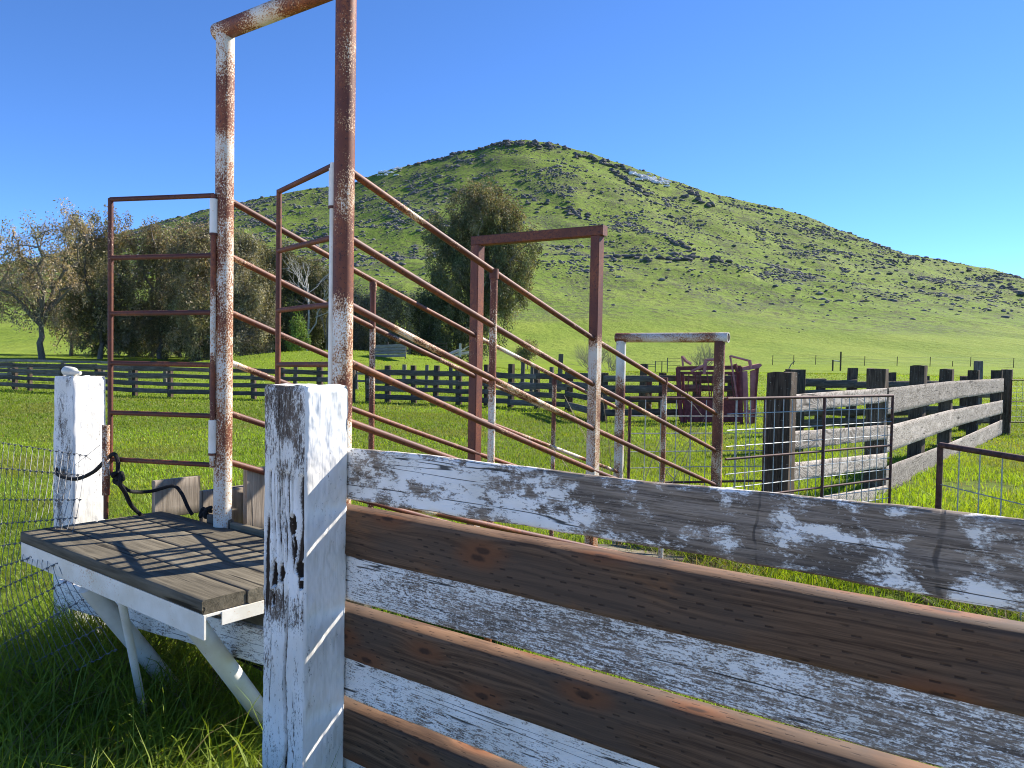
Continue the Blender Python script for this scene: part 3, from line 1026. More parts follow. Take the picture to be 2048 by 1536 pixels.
T = [tall(5200, -1.75, 2.15, 0.45, 0.38, 0.25, 0.62), tall(2600, -2.25, 3.35, 0.40, 0.25, 0.30, 0.62), tall(1600, -2.25, 4.05, 0.28, 0.14, 0.25, 0.6), tall(900, -1.95, 3.75, 0.2, 0.2, 0.25, 0.55), tall(3000, -1.65, 3.35, 0.35, 0.3, 0.18, 0.5),
     tall(3600, -1.15, 3.15, 0.28, 0.35, 0.12, 0.34), tall(3200, -1.25, 2.35, 0.2, 0.22, 0.2, 0.42), tall(1500, -0.75, 2.35, 0.10, 0.08, 0.25, 0.5),
     tall(900, 0.9, 5.9, 0.5, 0.5, 0.15, 0.4), tall(700, 1.5, 6.8, 0.3, 0.3, 0.2, 0.45), tall(900, 0.4, 6.0, 0.4, 0.5, 0.15, 0.32), tall(700, 2.3, 6.7, 0.5, 0.3, 0.15, 0.35),
     tall(500, 3.4, 5.7, 0.25, 0.4, 0.12, 0.3)]
x, y, h, wd = (np.concatenate([t[i] for t in T]) for i in range(4))
k = (y > 1.55) & ~((x > -0.95) & (x < -0.4) & (y < 2.2))
x, y, h, wd = x[k], y[k], h[k], wd[k]
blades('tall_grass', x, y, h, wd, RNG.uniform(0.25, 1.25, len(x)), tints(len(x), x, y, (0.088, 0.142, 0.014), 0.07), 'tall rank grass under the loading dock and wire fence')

nd = 2600
x = np.concatenate([RNG.normal(1.25, 0.30, nd), RNG.normal(3.5, 0.25, 500), RNG.normal(-1.1, .25, 250)]); y = np.concatenate([RNG.normal(6.25, 0.28, nd), RNG.normal(5.4, 0.4, 500), RNG.normal(3.3, .25, 250)])
dt = np.array([0.22, 0.175, 0.105])[None] * RNG.uniform(0.35, 1.15, (len(x), 1))
blades('dry_grass', x, y, RNG.uniform(0.10, 0.30, len(x)), RNG.uniform(0.004, 0.007, len(x)), RNG.uniform(0.5, 1.6, len(x)), dt, 'dead brown grass tangled at the foot of the chute exit')

# ------------------------------------------------------------------ loading chute
DN = [3.37, 4.17, 4.97, 5.77, 6.57]
DF = [3.875, 4.675, 5.475, 6.275, 7.075]
NX = [687, 987, 1192, 1327, 1438]
FX = [449.5, 746, 957, 1107, 1239]
foot = lambda px, py, d: Vector((at(px, py, d).x, at(px, py, d).y, 0.0))
An = foot(687, 500, DN[0]); Af = foot(448, 560, DF[0])
chute = thing('loading_chute', (An + Af) / 2, 'tall rusty white pipe cattle loading chute with sloping side rails and overhead gateways', 'loading chute')
zf = at(449, 60, DF[0]).z
r0 = 0.0445
pipe('arch_post', An - Vector((0, 0, 0.05)), Vector((An.x, An.y, zf - r0 * 0.6)), r0, M['pipe'], chute, 24)
pipe('arch_post', Af - Vector((0, 0, 0.05)), Vector((Af.x, Af.y, zf - r0 * 0.6)), r0, M['pipe_pale'], chute, 24)
dv = (An - Af).normalized()
pipe('arch_beam', Vector((Af.x, Af.y, zf)) - dv * 0.06, Vector((An.x, An.y, zf)) + dv * 0.06, r0 * 1.02, M['pipe_half'], chute, 24)

near_y = [(334, 681, 829), (470, 772, 903), (604, 860, 972), (719, 943, 1040), (840, 1016, 1095), (982, 1097, 1150)]
far_y = [(395, 675, 818), (507, 756, 880), (620, 838, 945), (721, 908, 1003), (823, 985, 1060), (921, 1062, 1110)]
Cn = foot(1188, 800, DN[2]); Cf = foot(952, 700, DF[2])
Dn = foot(1434, 900, DN[4]); Df = foot(1240, 800, DF[4])
for i in range(6):
    rr = 0.0165
    a, c, d = near_y[i]
    pa = at(688, a, DN[0]); pc = at(1192, c, DN[2]); pd = at(1435, d, DN[4])
    pipe('side_rail', pa, pc, rr, M['pipe_rust'], chute, 14, sag=0.006)
    pipe('side_rail', pc, pd, rr, M['pipe_rust'], chute, 14)
    a, c, d = far_y[i]
    pa = at(449, a, DF[0]); pc = at(957, c, DF[2]); pd = at(1239, d, DF[4])
    pipe('side_rail', pa, pc, rr * 0.97, M['pipe_rust'], chute, 14, sag=0.006)
    pipe('side_rail', pc, pd, rr * 0.97, M['pipe_half'], chute, 14)


def square_tube(name, p0, p1, s, mat, parent, up=None):
    m = MB()
    L = (p1 - p0).length
    c = s * 0.08
    sec = [(-s / 2 + c, -s / 2), (s / 2 - c, -s / 2), (s / 2, -s / 2 + c), (s / 2, s / 2 - c), (s / 2 - c, s / 2), (-s / 2 + c, s / 2), (-s / 2, s / 2 - c), (-s / 2, -s / 2 + c)]
    n = max(2, int(L / 0.2))
    vs_ = [(x_, y_, L * i / n) for i in range(n + 1) for x_, y_ in sec]
    fs_ = [(i * 8 + k, i * 8 + (k + 1) % 8, (i + 1) * 8 + (k + 1) % 8, (i + 1) * 8 + k) for i in range(n) for k in range(8)]
    fs_ += [tuple(reversed(range(8))), tuple(range(n * 8, n * 8 + 8))]
    m.add(vs_, fs_)
    me = m.mesh(name)
    o = link(name, me, mat, axis_matrix(p0, p1, up or VX), parent)
    auto_smooth(me, 30)
    return o


zc = at(1192, 452, DN[2]).z
square_tube('gateway_leg', Cn - Vector((0, 0, .05)), Vector((Cn.x, Cn.y, zc - 0.066)), 0.066, M['leg_top_rust'], chute)
square_tube('gateway_leg', Cf - Vector((0, 0, .05)), Vector((Cf.x, Cf.y, zc - 0.066)), 0.074, M['leg_low_white'], chute)
cv = (Cn - Cf).normalized()
square_tube('gateway_bar', Vector((Cf.x, Cf.y, zc - 0.033)) - cv * 0.037, Vector((Cn.x, Cn.y, zc - 0.033)) + cv * 0.055, 0.066, M['pipe_red'], chute, Vector((0, 0, 1)))
zd = at(1438, 675, DN[4]).z
pipe('exit_post', Dn - Vector((0, 0, .05)), Vector((Dn.x, Dn.y, zd - 0.03)), 0.045, M['exit_rust'], chute, 20)
pipe('exit_post', Df - Vector((0, 0, .05)), Vector((Df.x, Df.y, zd - 0.03)), 0.045, M['pipe'], chute, 20)
dd = (Dn - Df).normalized()
pipe('exit_bar', Vector((Df.x, Df.y, zd)) - dd * 0.05, Vector((Dn.x, Dn.y, zd)) + dd * 0.075, 0.043, M['pipe_half'], chute, 20, hollow=True)
be = Vector((Dn.x, Dn.y, zd)) + dd * 0.071
pipe('bore_shade_plug', be - dd * 0.05, be, 0.0345, M['bore_shade'], chute, 20)  # solid dark plug, paints the shade inside the open pipe end
for px, py, d, r_ in ((988, 541, DN[1], 0.0205), (747, 566, DF[1], 0.018), (1328, 757, DN[3], 0.0185), (1108, 758, DF[3], 0.018)):
    b_ = foot(px - 3, py + 200, d); top_ = at(px, py, d)
    pipe('upright', b_, Vector((b_.x, b_.y, top_.z)), r_, M['pipe_half'], chute, 14)
    pipe('weld_knob', Vector((b_.x, b_.y, top_.z - 0.045)), Vector((b_.x, b_.y, top_.z + 0.008)), r_ * 1.25, M['pipe_rust'], chute, 14)
# ramp deck of the chute, planks on edge hidden low behind the near fence
for k in range(5):
    t0, t1 = k / 5, (k + 1) / 5 - 0.004
    A_ = (An + Af) / 2 + AX * 0.03; D_ = (Dn + Df) / 2
    p0 = A_.lerp(D_, t0); p1 = A_.lerp(D_, t1)
    z0, z1 = 0.80 * (1 - t0) + 0.05, 0.80 * (1 - t1) + 0.05
    m = MB()
    q = VX * 0.36
    up = Vector((0, 0, 0.04))
    pts = [p0 - q + Vector((0, 0, z0)), p0 + q + Vector((0, 0, z0)), p1 + q + Vector((0, 0, z1)), p1 - q + Vector((0, 0, z1))]
    m.add(pts + [p + up for p in pts], [(3, 2, 1, 0), (4, 5, 6, 7), (0, 1, 5, 4), (1, 2, 6, 5), (2, 3, 7, 6), (3, 0, 4, 7)])
    m.build('ramp_plank', M['deck'], chute, False)

# ------------------------------------------------------------------ the two swing gates on the arch
def pipe_gate(label, hinge_px, outer_px, d_h, d_o, rails, y_top_h, y_bot_h, y_top_o, y_bot_o, sleeves, white):
    hp = foot(*hinge_px, d_h); op = foot(*outer_px, d_o)
    g = thing('pipe_gate', hp, label, 'gate', None)
    zt = at(hinge_px[0], y_top_h, d_h).z; zb = at(hinge_px[0], y_bot_h, d_h).z
    pipe('hinge_pipe', Vector((hp.x, hp.y, zb)), Vector((hp.x, hp.y, zt)), 0.0135, white, g, 14)
    zt = at(outer_px[0], y_top_o, d_o).z; zb = at(outer_px[0], y_bot_o, d_o).z
    pipe('end_pipe', Vector((op.x, op.y, zb)), Vector((op.x, op.y, zt)), 0.0135, M['pipe_red'], g, 14)
    for yo, yh in rails:
        a = Vector((op.x, op.y, at(outer_px[0], yo, d_o).z)); b = Vector((hp.x, hp.y, at(hinge_px[0], yh, d_h).z))
        pipe('gate_rail', a, b, 0.0125, M['pipe_red'], g, 12)
    for y0, y1 in sleeves:
        a = at(hinge_px[0], y0, d_h).z; b = at(hinge_px[0], y1, d_h).z
        pipe('hinge_sleeve', Vector((hp.x, hp.y, b)), Vector((hp.x, hp.y, a)), 0.0185, M['pipe_white'], g, 16)
        pipe('hinge_ring', Vector((hp.x, hp.y, b - 0.012)), Vector((hp.x, hp.y, b - 0.001)), 0.02, M['pipe_red'], g, 14)
    return g, hp, op


gl, hp1, op1 = pipe_gate('open pipe gate swung out over the dock beside the left white timber post', (426, 640), (221, 640), 3.83, 3.98,
                         [(399, 391), (516, 511), (627, 625), (726, 730), (825, 832), (918, 930)], 388, 935, 397, 950, [(398, 466), (840, 906)], M['pipe_half'])
lx = foot(212, 930, 3.96)
pipe('latch_sleeve', Vector((lx.x, lx.y, at(212, 990, 3.96).z)), Vector((lx.x, lx.y, at(212, 850, 3.96).z)), 0.019, M['pipe_half'], gl, 14)
pipe('latch_rod', Vector((lx.x, lx.y, 0.915)), Vector((lx.x, lx.y, at(212, 985, 3.96).z)), 0.012, M['pipe_red'], gl, 12)
gr, hp2, op2 = pipe_gate('nearly closed pipe gate with a white hinge pipe on the nearer arch post', (664, 560), (557, 560), 3.385, 3.88,
                         [(383, 331), (502, 475), (621, 609), (729, 729), (838, 848), (940, 962)], 326, 985, 380, 960, [(337, 412)], M['pipe_white'])

# ------------------------------------------------------------------ loading dock
ZP = 0.91
NC = atz(404, 1203, ZP)
LC = NC - VX * 1.62
dock = thing('loading_dock', (NC.x, NC.y, 0), 'grey plank loading dock on white steel braces at the head of the chute', 'platform')
nl = 4
pw = 0.178
for k in range(nl):
    off = AX * (pw * (k + 0.5))
    p0 = LC + off - VX * random.uniform(-.004, .01); p1 = NC + off + VX * random.uniform(-0.008, .006)
    z = ZP - 0.026 + random.uniform(-.002, .002)
    p0.z = p1.z = z
    board('deck_plank', p0, p1, pw - 0.007, 0.05, M['deck'], dock, wob=0.003, seed=20 + k, out=(0, 0, 1), chamfer=0.005)
# steel channel under the edge
zb = ZP - 0.052
m = MB()
f0 = LC + AX * 0.012; f1 = NC + AX * 0.012
for pa, pb, hgt, th in ((f0, f1, 0.088, 0.008),):
    m.box(((pa.x + pb.x) / 2, (pa.y + pb.y) / 2, zb - hgt / 2), ((pb - pa).length, th, hgt), math.atan2(VX.y, VX.x))
    c2 = (pa + pb) / 2 + AX * 0.034
    m.box((c2.x, c2.y, zb - 0.005), ((pb - pa).length, 0.058, 0.008), math.atan2(VX.y, VX.x))
m.build('edge_channel', M['steel_white'], dock, False)
m = MB()
e0 = NC - VX * 0.02 + AX * 0.075; e1 = NC - VX * 0.02 + AX * 0.70
c_ = (e0 + e1) / 2
m.box((c_.x, c_.y, zb - 0.006), ((e1 - e0).length, 0.05, 0.008), math.atan2(AX.y, AX.x))
c_ = c_ + VX * 0.022
m.box((c_.x, c_.y, zb - 0.03), ((e1 - e0).length, 0.006, 0.04), math.atan2(AX.y, AX.x))
m.build('end_angle', M['steel_white'], dock, False)
pipe('brace', at(383, 1240, 2.83), Vector((-0.98, 3.42, 0.0)), 0.040, M['steel_white'], dock, 20)
pipe('brace', at(176, 1172, 3.32), Vector((-1.53, 3.74, 0.0)), 0.041, M['steel_white'], dock, 20)
pipe('dock_leg', at(242, 1195, 3.1), Vector((-1.60, 3.42, 0.0)), 0.0165, M['steel_white'], dock, 14)
board('cross_board', at(120, 1185, 4.2), at(560, 1300, 2.86), 0.135, 0.035, M['plank_white_c'], dock, wob=0.006, seed=31)
for k in range(3):
    p0 = LC + AX * 0.76 - VX * 0.22; p1 = LC + AX * 0.76 + VX * 1.62  # left end lengthened past the dock to shade the white post
    p0.z = p1.z = 0.33 + 0.21 * k
    board('riser_board', p0, p1, 0.195, 0.035, M['deck'], dock, wob=0.006, seed=70 + k, nz=4)
# boards at the back edge
for (x0, y0, x1, y1, d0, d1, hpx) in ((307, 1000, 398, 996, 4.28, 4.20, 62), (402, 1020, 442, 1014, 4.14, 4.08, 60), (446, 1022, 487, 1018, 4.06, 4.02, 66), (490, 1004, 560, 1000, 4.00, 3.88, 112)):
    a = at(x0, y0, d0); b = a + AX * (0.27 if x0 < 480 else 0.4); b.z = a.z
    board('toe_board', a, b, hpx * 4.1 / FOC + 0.05, 0.035, M['deck_side'], dock, wob=0.002, seed=int(x0), nz=4)
s0 = LC + AX * 0.735 + VX * 0.42; s1 = LC + AX * 0.735 + VX * 0.62
s0.z = s1.z = ZP + 0.008
board('edge_strip', s0, s1, 0.05, 0.03, M['dark_board'], dock, seed=3)
s0 = LC + AX * 0.735 + VX * 0.63; s1 = LC + AX * 0.735 + VX * 1.55
s0.z = s1.z = ZP + 0.002
board('edge_strip', s0, s1, 0.04, 0.03, M['deck'], dock, seed=4)

# ------------------------------------------------------------------ near board fence and its big post
def white_post(name, base, wx, wy, h, rotz, parent, seed, detail, holes=(), cracks=(), lean=(0, 0), gz=None, groove=0.004, taper=0.0):
    nx, ny = (70, 44) if detail else (30, 24)
    rows = 340 if detail else 110
    per, nor, face, spos = [], [], [], []
    for k, (n_, a, b, no) in enumerate(((nx, (-wx / 2, -wy / 2), (wx / 2, -wy / 2), (0, -1)), (ny, (wx / 2, -wy / 2), (wx / 2, wy / 2), (1, 0)),
                                       (16, (wx / 2, wy / 2), (-wx / 2, wy / 2), (0, 1)), (16, (-wx / 2, wy / 2), (-wx / 2, -wy / 2), (-1, 0)))):
        for i in range(n_):
            t = i / n_
            per.append((a[0] + (b[0] - a[0]) * t, a[1] + (b[1] - a[1]) * t)); nor.append(no); face.append(k); spos.append(t)
    P = np.array(per); Nn = np.array(nor, float); F = np.array(face); S = np.array(spos)
    # round the corners a little
    rc = 0.012
    ex = np.abs(np.abs(P[:, 0]) - wx / 2) ; ey = np.abs(np.abs(P[:, 1]) - wy / 2)
    dcor = np.maximum(ex, ey)
    corner = np.clip(1 - dcor / rc, 0, 1) ** 2 * 0.006
    ns = len(P)
    Zs = np.linspace(0, h, rows)
    SS, ZZ = np.meshgrid(np.arange(ns), Zs)
    s = S[SS]; f = F[SS]
    width = np.where((f % 2) == 0, wx, wy)
    u = s * width + f * 1.7
    dep = (fbm(u * 9 + seed, ZZ * 2.5, 3 + seed, 3) - 0.5) * 0.012
    dep += (fbm(u * 45 + seed, ZZ * 22, 6 + seed, 3) - 0.5) * np.where(f == 1, 0.0075, 0.0045)
    wear = np.zeros_like(dep)
    warp = (fbm(u * 6, ZZ * 2.2, 12 + seed, 3) - 0.5) * 0.10
    ridge = np.abs(fbm((u + warp) * 62, ZZ * 2.2, 9 + seed, 2) - 0.5) * 2
    gmask = (f == 0) * (0.22 + (0 if gz is None else 1.0) * smooth(ZZ, gz[0] - .06, gz[0]) * smooth(ZZ, gz[1] + .015, gz[1]) if gz else 0.25 + 0 * ZZ) + (f != 0) * 0.015
    gr_ = smooth(ridge, 0.42, 0.03) * gmask
    dep -= gr_ * groove * 2.2
    wear += gr_ * 0.56
    for (s0, z0, ws, hs, de) in holes:
        e = ((s - s0 - (ZZ - z0) * 0.12) / ws) ** 2 + ((ZZ - z0) / hs) ** 2
        e = e + (fbm(u * 120, ZZ * 90, 44 + seed, 3) - 0.5) * 1.5
        k = smooth(e, 1.15, 0.35) * (f == 0)
        dep -= k * de; wear += k * 1.2
        # raised lip of paint around
        dep += smooth(e, 2.4, 1.2) * smooth(e, 0.9, 1.4) * (f == 0) * 0.004
    for (s0, z0, z1, ws, de, fc) in cracks:
        c = s0 + (fbm(ZZ * 4, ZZ * 0 + s0 * 9, 55 + seed, 3) - 0.5) * 0.16
        wv = ws * (0.35 + 1.1 * fbm(ZZ * 11, ZZ * 0 + 3, 57 + seed, 3))
        k = smooth(np.abs(s - c), wv, wv * 0.3) * smooth(ZZ, z0 - .03, z0 + .05) * smooth(ZZ, z1 + .02, z1 - .08) * (f == fc)
        dep -= k * de; wear += k * 1.1
    peel = np.where(f == 0, 0.22 if detail else 0.36, 0.04 if detail else 0.17) + 0.0 * ZZ
    if detail:
        peel = peel + (f == 0) * (0.42 * smooth(fbm(u * 7 + 2, ZZ * 3, 91, 3), 0.40, 0.62) * smooth(ZZ, 1.30, 1.42) + 0.30 * smooth(ZZ, 0.84, 0.90) * smooth(ZZ, 1.0, 0.96))
    dep -= corner[SS] * (0.6 + 0.9 * fbm(ZZ * 9, SS * 0.01, 66 + seed, 3))
    kk = 1 - taper * ZZ / h
    topd = smooth(ZZ, h - 0.02, h) * 0.006
    X = P[SS, 0] * kk + Nn[SS, 0] * (dep - topd) + lean[0] * ZZ
    Y = P[SS, 1] * kk + Nn[SS, 1] * (dep - topd) + lean[1] * ZZ
    Z = ZZ.copy()
    Z[-1] += (fbm(P[:, 0] * 14 + seed, P[:, 1] * 14, 88, 3) - 0.5) * 0.018
    v = np.stack([X, Y, Z], -1).reshape(-1, 3)
    i, j = np.meshgrid(np.arange(ns), np.arange(rows - 1))
    i2 = (i + 1) % ns
    q = np.stack([j * ns + i, j * ns + i2, (j + 1) * ns + i2, (j + 1) * ns + i], -1).reshape(-1, 4)
    c = len(v)
    v = np.concatenate([v, [[lean[0] * h, lean[1] * h, Z[-1].mean() - 0.002]]])
    tri = np.array([[(rows - 1) * ns + a, (rows - 1) * ns + (a + 1) % ns, c] for a in range(ns)])
    loops = np.concatenate([q.ravel(), tri.ravel()])
    starts = np.concatenate([np.arange(len(q)) * 4, len(q) * 4 + np.arange(len(tri)) * 3])
    me = raw_mesh(name, v, loops=loops, starts=starts)
    wa = me.attributes.new('wear', 'FLOAT', 'POINT')
    wa.data.foreach_set('value', np.append(wear.ravel(), 0.1).astype(np.float32))
    pa_ = me.attributes.new('peel', 'FLOAT', 'POINT')
    pa_.data.foreach_set('value', np.append(peel.ravel(), 0.0).astype(np.float32))
    W = Matrix.Translation(base) @ Matrix.Rotation(rotz, 4, 'Z')
    o = link(name, me, M['post_white'], W, parent)
    auto_smooth(me, 60)
    return o


PW, PD = 0.235, 0.175
post_rot = math.atan2(VX.y, VX.x)
FLc = atz(608, 1000, 0); 
fc_front = at(611, 1000, 2.482)           # front vertical corner of the big post
pc = Vector((fc_front.x, fc_front.y, 0)) - VX * PW / 2 + AX * PD / 2
PH = at(608, 773, 2.49).z
fence = thing('board_fence', pc, 'near board fence of flaking white and new brown planks on a thick white timber post', 'fence')
white_post('corner_post', pc, PW, PD, PH, post_rot, fence, 5, True,
           holes=[(0.72, 1.215, 0.085, 0.036, 0.035), (0.76, 1.15, 0.045, 0.035, 0.03), (0.90, 1.075, 0.12, 0.024, 0.03), (0.30, 1.035, 0.085, 0.050, 0.035),
                  (0.47, 1.045, 0.07, 0.03, 0.025), (0.92, 1.025, 0.08, 0.013, 0.022), (0.94, 1.14, 0.03, 0.015, 0.012), (0.28, 0.95, 0.05, 0.03, 0.015)],
           cracks=[(0.58, -0.1, 1.0, 0.055, 0.035, 0), (0.43, 1.15, 1.64, 0.022, 0.010, 0), (0.2, 0.3, 0.9, 0.010, 0.006, 0), (0.78, 0.0, 0.8, 0.008, 0.005, 0)],
           gz=(0.92, 1.375), groove=0.005)
PL0 = Vector((at(694, 950, 2.63).x, at(694, 950, 2.63).y, 0)) - VX * 0.10
PL1 = PL0 + VX * 2.75
inb = AX                                       # away from the camera
WT = 0.022; BT = 0.085


def plank(name, z_top0, z_bot0, z_top1, z_bot1, th, mat, setback, seed, wob, label):
    z_top1 = z_top0 + (z_top1 - z_top0) * 1.355; z_bot1 = z_bot0 + (z_bot1 - z_bot0) * 1.355
    q0 = PL0 + inb * (setback + th / 2); q1 = PL1 + inb * (setback + th / 2)
    q0.z = (z_top0 + z_bot0) / 2; q1.z = (z_top1 + z_bot1) / 2
    o = board(name, q0, q1, (z_top0 - z_bot0 + z_top1 - z_bot1) / 2, th, mat, fence, wob=wob, seed=seed, nx=140, nz=14, chamfer=0.006)
    o['label'] = label
    return o


zz = lambda y0, y1: (at(694, y0, 2.63).z, at(2048, y1, 1.465).z)
t = zz(896, 1040); b_ = zz(1000, 1212)
plank('white_plank', t[0], b_[0], t[1], b_[1], WT, M['plank_white_a'], 0.0, 41, 0.014, 'white paint flaked off in large grey patches')
t = zz(1018, 1253); b_ = zz(1110, 1415)
plank('brown_plank', t[0], b_[0], t[1], b_[1], BT, M['board_brown'], -0.012, 42, 0.002, 'new brown timber, upper one')
t2 = (b_[0] + 0.006, b_[1] + 0.006); b2 = zz(1204, 1560)
plank('white_plank', t2[0], b2[0], t2[1], b2[1], WT, M['plank_white_b'], 0.0, 43, 0.006, 'thin streaky white paint')
t = (b2[0] - 0.034, b2[1] - 0.032); b_ = (t[0] - 0.155, t[1] - 0.165)
plank('brown_plank', t[0], b_[0], t[1], b_[1], BT, M['board_brown'], -0.012, 44, 0.002, 'new brown timber, middle one')
t = (b_[0] + 0.005, b_[1] + 0.005); b_ = (t[0] - 0.150, t[1] - 0.150)
plank('white_plank', t[0], b_[0], t[1], b_[1], WT, M['plank_white_c'], 0.0, 45, 0.006, 'mostly white with fine grey grain')
t = (b_[0] - 0.030, b_[1] - 0.032); b_ = (t[0] - 0.178, t[1] - 0.178)
plank('brown_plank', t[0], b_[0], t[1], b_[1], BT, M['board_brown'], -0.012, 46, 0.002, 'new brown timber, lowest one')
t = (b_[0] + 0.005, b_[1] + 0.005); b_ = (t[0] - 0.15, t[1] - 0.15)
plank('white_plank', t[0], b_[0], t[1], b_[1], WT, M['plank_white_b'], 0.006, 47, 0.006, 'lowest white board')
for (dx_, z_) in ((0.105, 0.70), (0.108, 0.665), (0.125, 0.635)):
    p_ = PL0 + VX * dx_; p_.z = z_
    m = MB(); m.tube([p_ - inb * 0.004 + inb * .006, p_ + inb * 0.012], 0.006, 10)
    m.build('nail', M['wire_rust'], fence)
fp = PL1 - VX * 0.15 + inb * 0.14; 
tie_post('fence_post', Vector((fp.x, fp.y, 0)), 0.2, 0.2, 1.6, post_rot, M['tie_grey'], fence, seed=2)

# left white post, bottle and rope
lpc = at(160, 1000, 4.43)
LPH = at(155, 752, 4.4).z
lp = white_post('timber_post', Vector((lpc.x, lpc.y, 0)), 0.215, 0.2, LPH, post_rot + R(7), None, 9, False, lean=(0.0, 0.0), groove=0.003, taper=0.05)
tag(lp, 'stout white painted timber post with a bottle lying on its top', 'post')
m = MB()
b0 = Vector((at(128, 740, 4.4).x, at(128, 740, 4.4).y, 0)); b0.z = LPH + 0.03
bd = Vector((0.93, -0.30, -0.10)).normalized()
prof = [(0.0, 0.004), (0.004, 0.022), (0.012, 0.027), (0.05, 0.028), (0.078, 0.026), (0.092, 0.016), (0.100, 0.010), (0.122, 0.010), (0.124, 0.005)]
m.tube([b0 + bd * a for a, r_ in prof], [r_ for a, r_ in prof], 18)
bo = m.build('plastic_bottle', M['plastic'])
tag(bo, 'small cloudy plastic bottle lying on the white timber post', 'bottle')


def rope_curve(pts, n=10):
    out = []
    P = [pts[0]] + list(pts) + [pts[-1]]
    for i in range(1, len(P) - 2):
        for k in range(n):
            t = k / n
            p0, p1, p2, p3 = P[i - 1], P[i], P[i + 1], P[i + 2]
            out.append(0.5 * ((2 * p1) + (p2 - p0) * t + (2 * p0 - 5 * p1 + 4 * p2 - p3) * t * t + (3 * p1 - p0 - 3 * p2 + p3) * t ** 3))
    out.append(P[-2])
    return out


m = MB()
main = [at(112, 938, 4.36), at(118, 950, 4.27), at(150, 958, 4.18), at(185, 945, 4.10), at(212, 920, 3.99), at(228, 908, 3.94), at(236, 925, 3.94), at(235, 948, 3.94)]
m.tube(rope_curve(main), 0.0105, 8)
rng2 = random.Random(3)
kc = at(236, 957, 3.93)
knot = [kc + Vector((rng2.uniform(-.03, .03), rng2.uniform(-.03, .03), rng2.uniform(-.035, .035))) for _ in range(16)]
m.tube(rope_curve(knot, 6), 0.011, 7)
m.tube(rope_curve([at(238, 965, 3.93), at(255, 980, 4.0), at(275, 984, 4.08), at(305, 982, 4.16), at(345, 972, 4.16), at(362, 985, 4.14), at(376, 1015, 4.12), at(385, 1030, 4.12)]), 0.0095, 8)
m.tube(rope_curve([at(238, 968, 3.93), at(250, 985, 3.97), at(262, 1010, 4.02), at(280, 1028, 4.08), at(288, 1034, 4.12)]), 0.011, 8)
kc = at(410, 1025, 4.03)
knot = [kc + Vector((rng2.uniform(-.03, .03), rng2.uniform(-.02, .02), rng2.uniform(-.025, .025))) for _ in range(12)]
m.tube(rope_curve(knot, 6), 0.010, 7)
ro = m.build('rope', M['rope'])
tag(ro, 'black rope looped round the white timber post and knotted to the open gate', 'rope')

# woven wire fence at the left edge
def wire_fence():
    rnd = random.Random(5)
    Lc = [at(-90, 872, 4.05), at(-95, 1000, 3.95), at(-100, 1110, 3.85), at(-95, 1220, 3.75), at(-85, 1340, 3.7), at(-80, 1460, 3.65)]
    Rc = [at(172, 912, 4.12), at(160, 1000, 3.9), at(143, 1068, 3.66), at(128, 1122, 3.40), at(165, 1200, 3.36), at(232, 1300, 3.34)]
    LL = rope_curve(Lc, 6); RR = rope_curve(Rc, 6)
    m = MB()
    nv, nh = 22, 10
    S = lambda u, k: LL[k].lerp(RR[k], u)
    for i in range(nv + 1):
        u = i / nv
        jit = rnd.uniform(-.006, .006)
        m.tube([S(u + jit * math.sin(k * 0.4 + i), k) + Vector((0, 0, 0.004 * math.sin(u * 20 + k))) for k in range(len(LL))], 0.0014, 4, False)
    for j in range(nh + 1):
        k = min(len(LL) - 1, round(j * (len(LL) - 1) / nh))
        pts = []
        for i in range(nv * 2 + 1):
            u = i / (nv * 2)
            pts.append(S(u, k) + Vector((0, 0, 0.004 * math.sin(i * 1.3 + j) + (0.006 if i % 2 else -0.004))))
        m.tube(pts, 0.0016, 4, False)
        for i in range(nv + 1):
            p_ = S(i / nv, k)
            m.tube([p_ - Vector((0.006, 0, 0)), p_ + Vector((0.006, 0, 0.002))], 0.004, 5)
    # loose ends tied round the post
    m.tube([Rc[0], at(182, 920, 4.18)], 0.0014, 4, False)
    m.tube([S(0.97, 2), at(150, 930, 4.2), at(200, 890, 4.2)], 0.0012, 4, False)
    o = m.build('woven_wire_mesh', M['dark_wire'])
    tag(o, 'sagging woven wire mesh fence hung from the white timber post', 'wire fence')


wire_fence()

# ------------------------------------------------------------------ mesh gates
def mesh_panel(name, label, a, b, z0, z1, rails, stiles, nv, hz, mat_f, fr=0.014, group=None, wr=0.0044, cat='gate', tilt=0.0):
    """a steel framed gate of welded wire from plan point a to b; rails: heights of frame rails"""
    a = Vector((a.x, a.y, 0)); b = Vector((b.x, b.y, 0))
    g = thing(name, a, label, cat, group)
    L = (b - a)
    P = lambda u, z: a + L * u + Vector((0, 0, z + tilt * u))
    for s_ in stiles:
        pipe('stile', P(s_, z0), P(s_, z1), fr, mat_f, g, 12)
    for z in rails:
        pipe('rail', P(0, z), P(1, z), fr if z in (z0, z1) else fr * 0.8, mat_f, g, 12)
    m = MB()
    rr = random.Random(len(label))
    for i in range(1, nv):
        u = i / nv
        m.tube([P(u, z0), P(u + rr.uniform(-.002, .002), (z0 + z1) / 2), P(u, z1)], wr, 5, False)
    for z in hz:
        m.tube([P(0, z), P(0.5, z + rr.uniform(-.004, .004)), P(1, z)], wr, 5, False)
    m.build('wire_mesh', M['wire'], g)
    return g


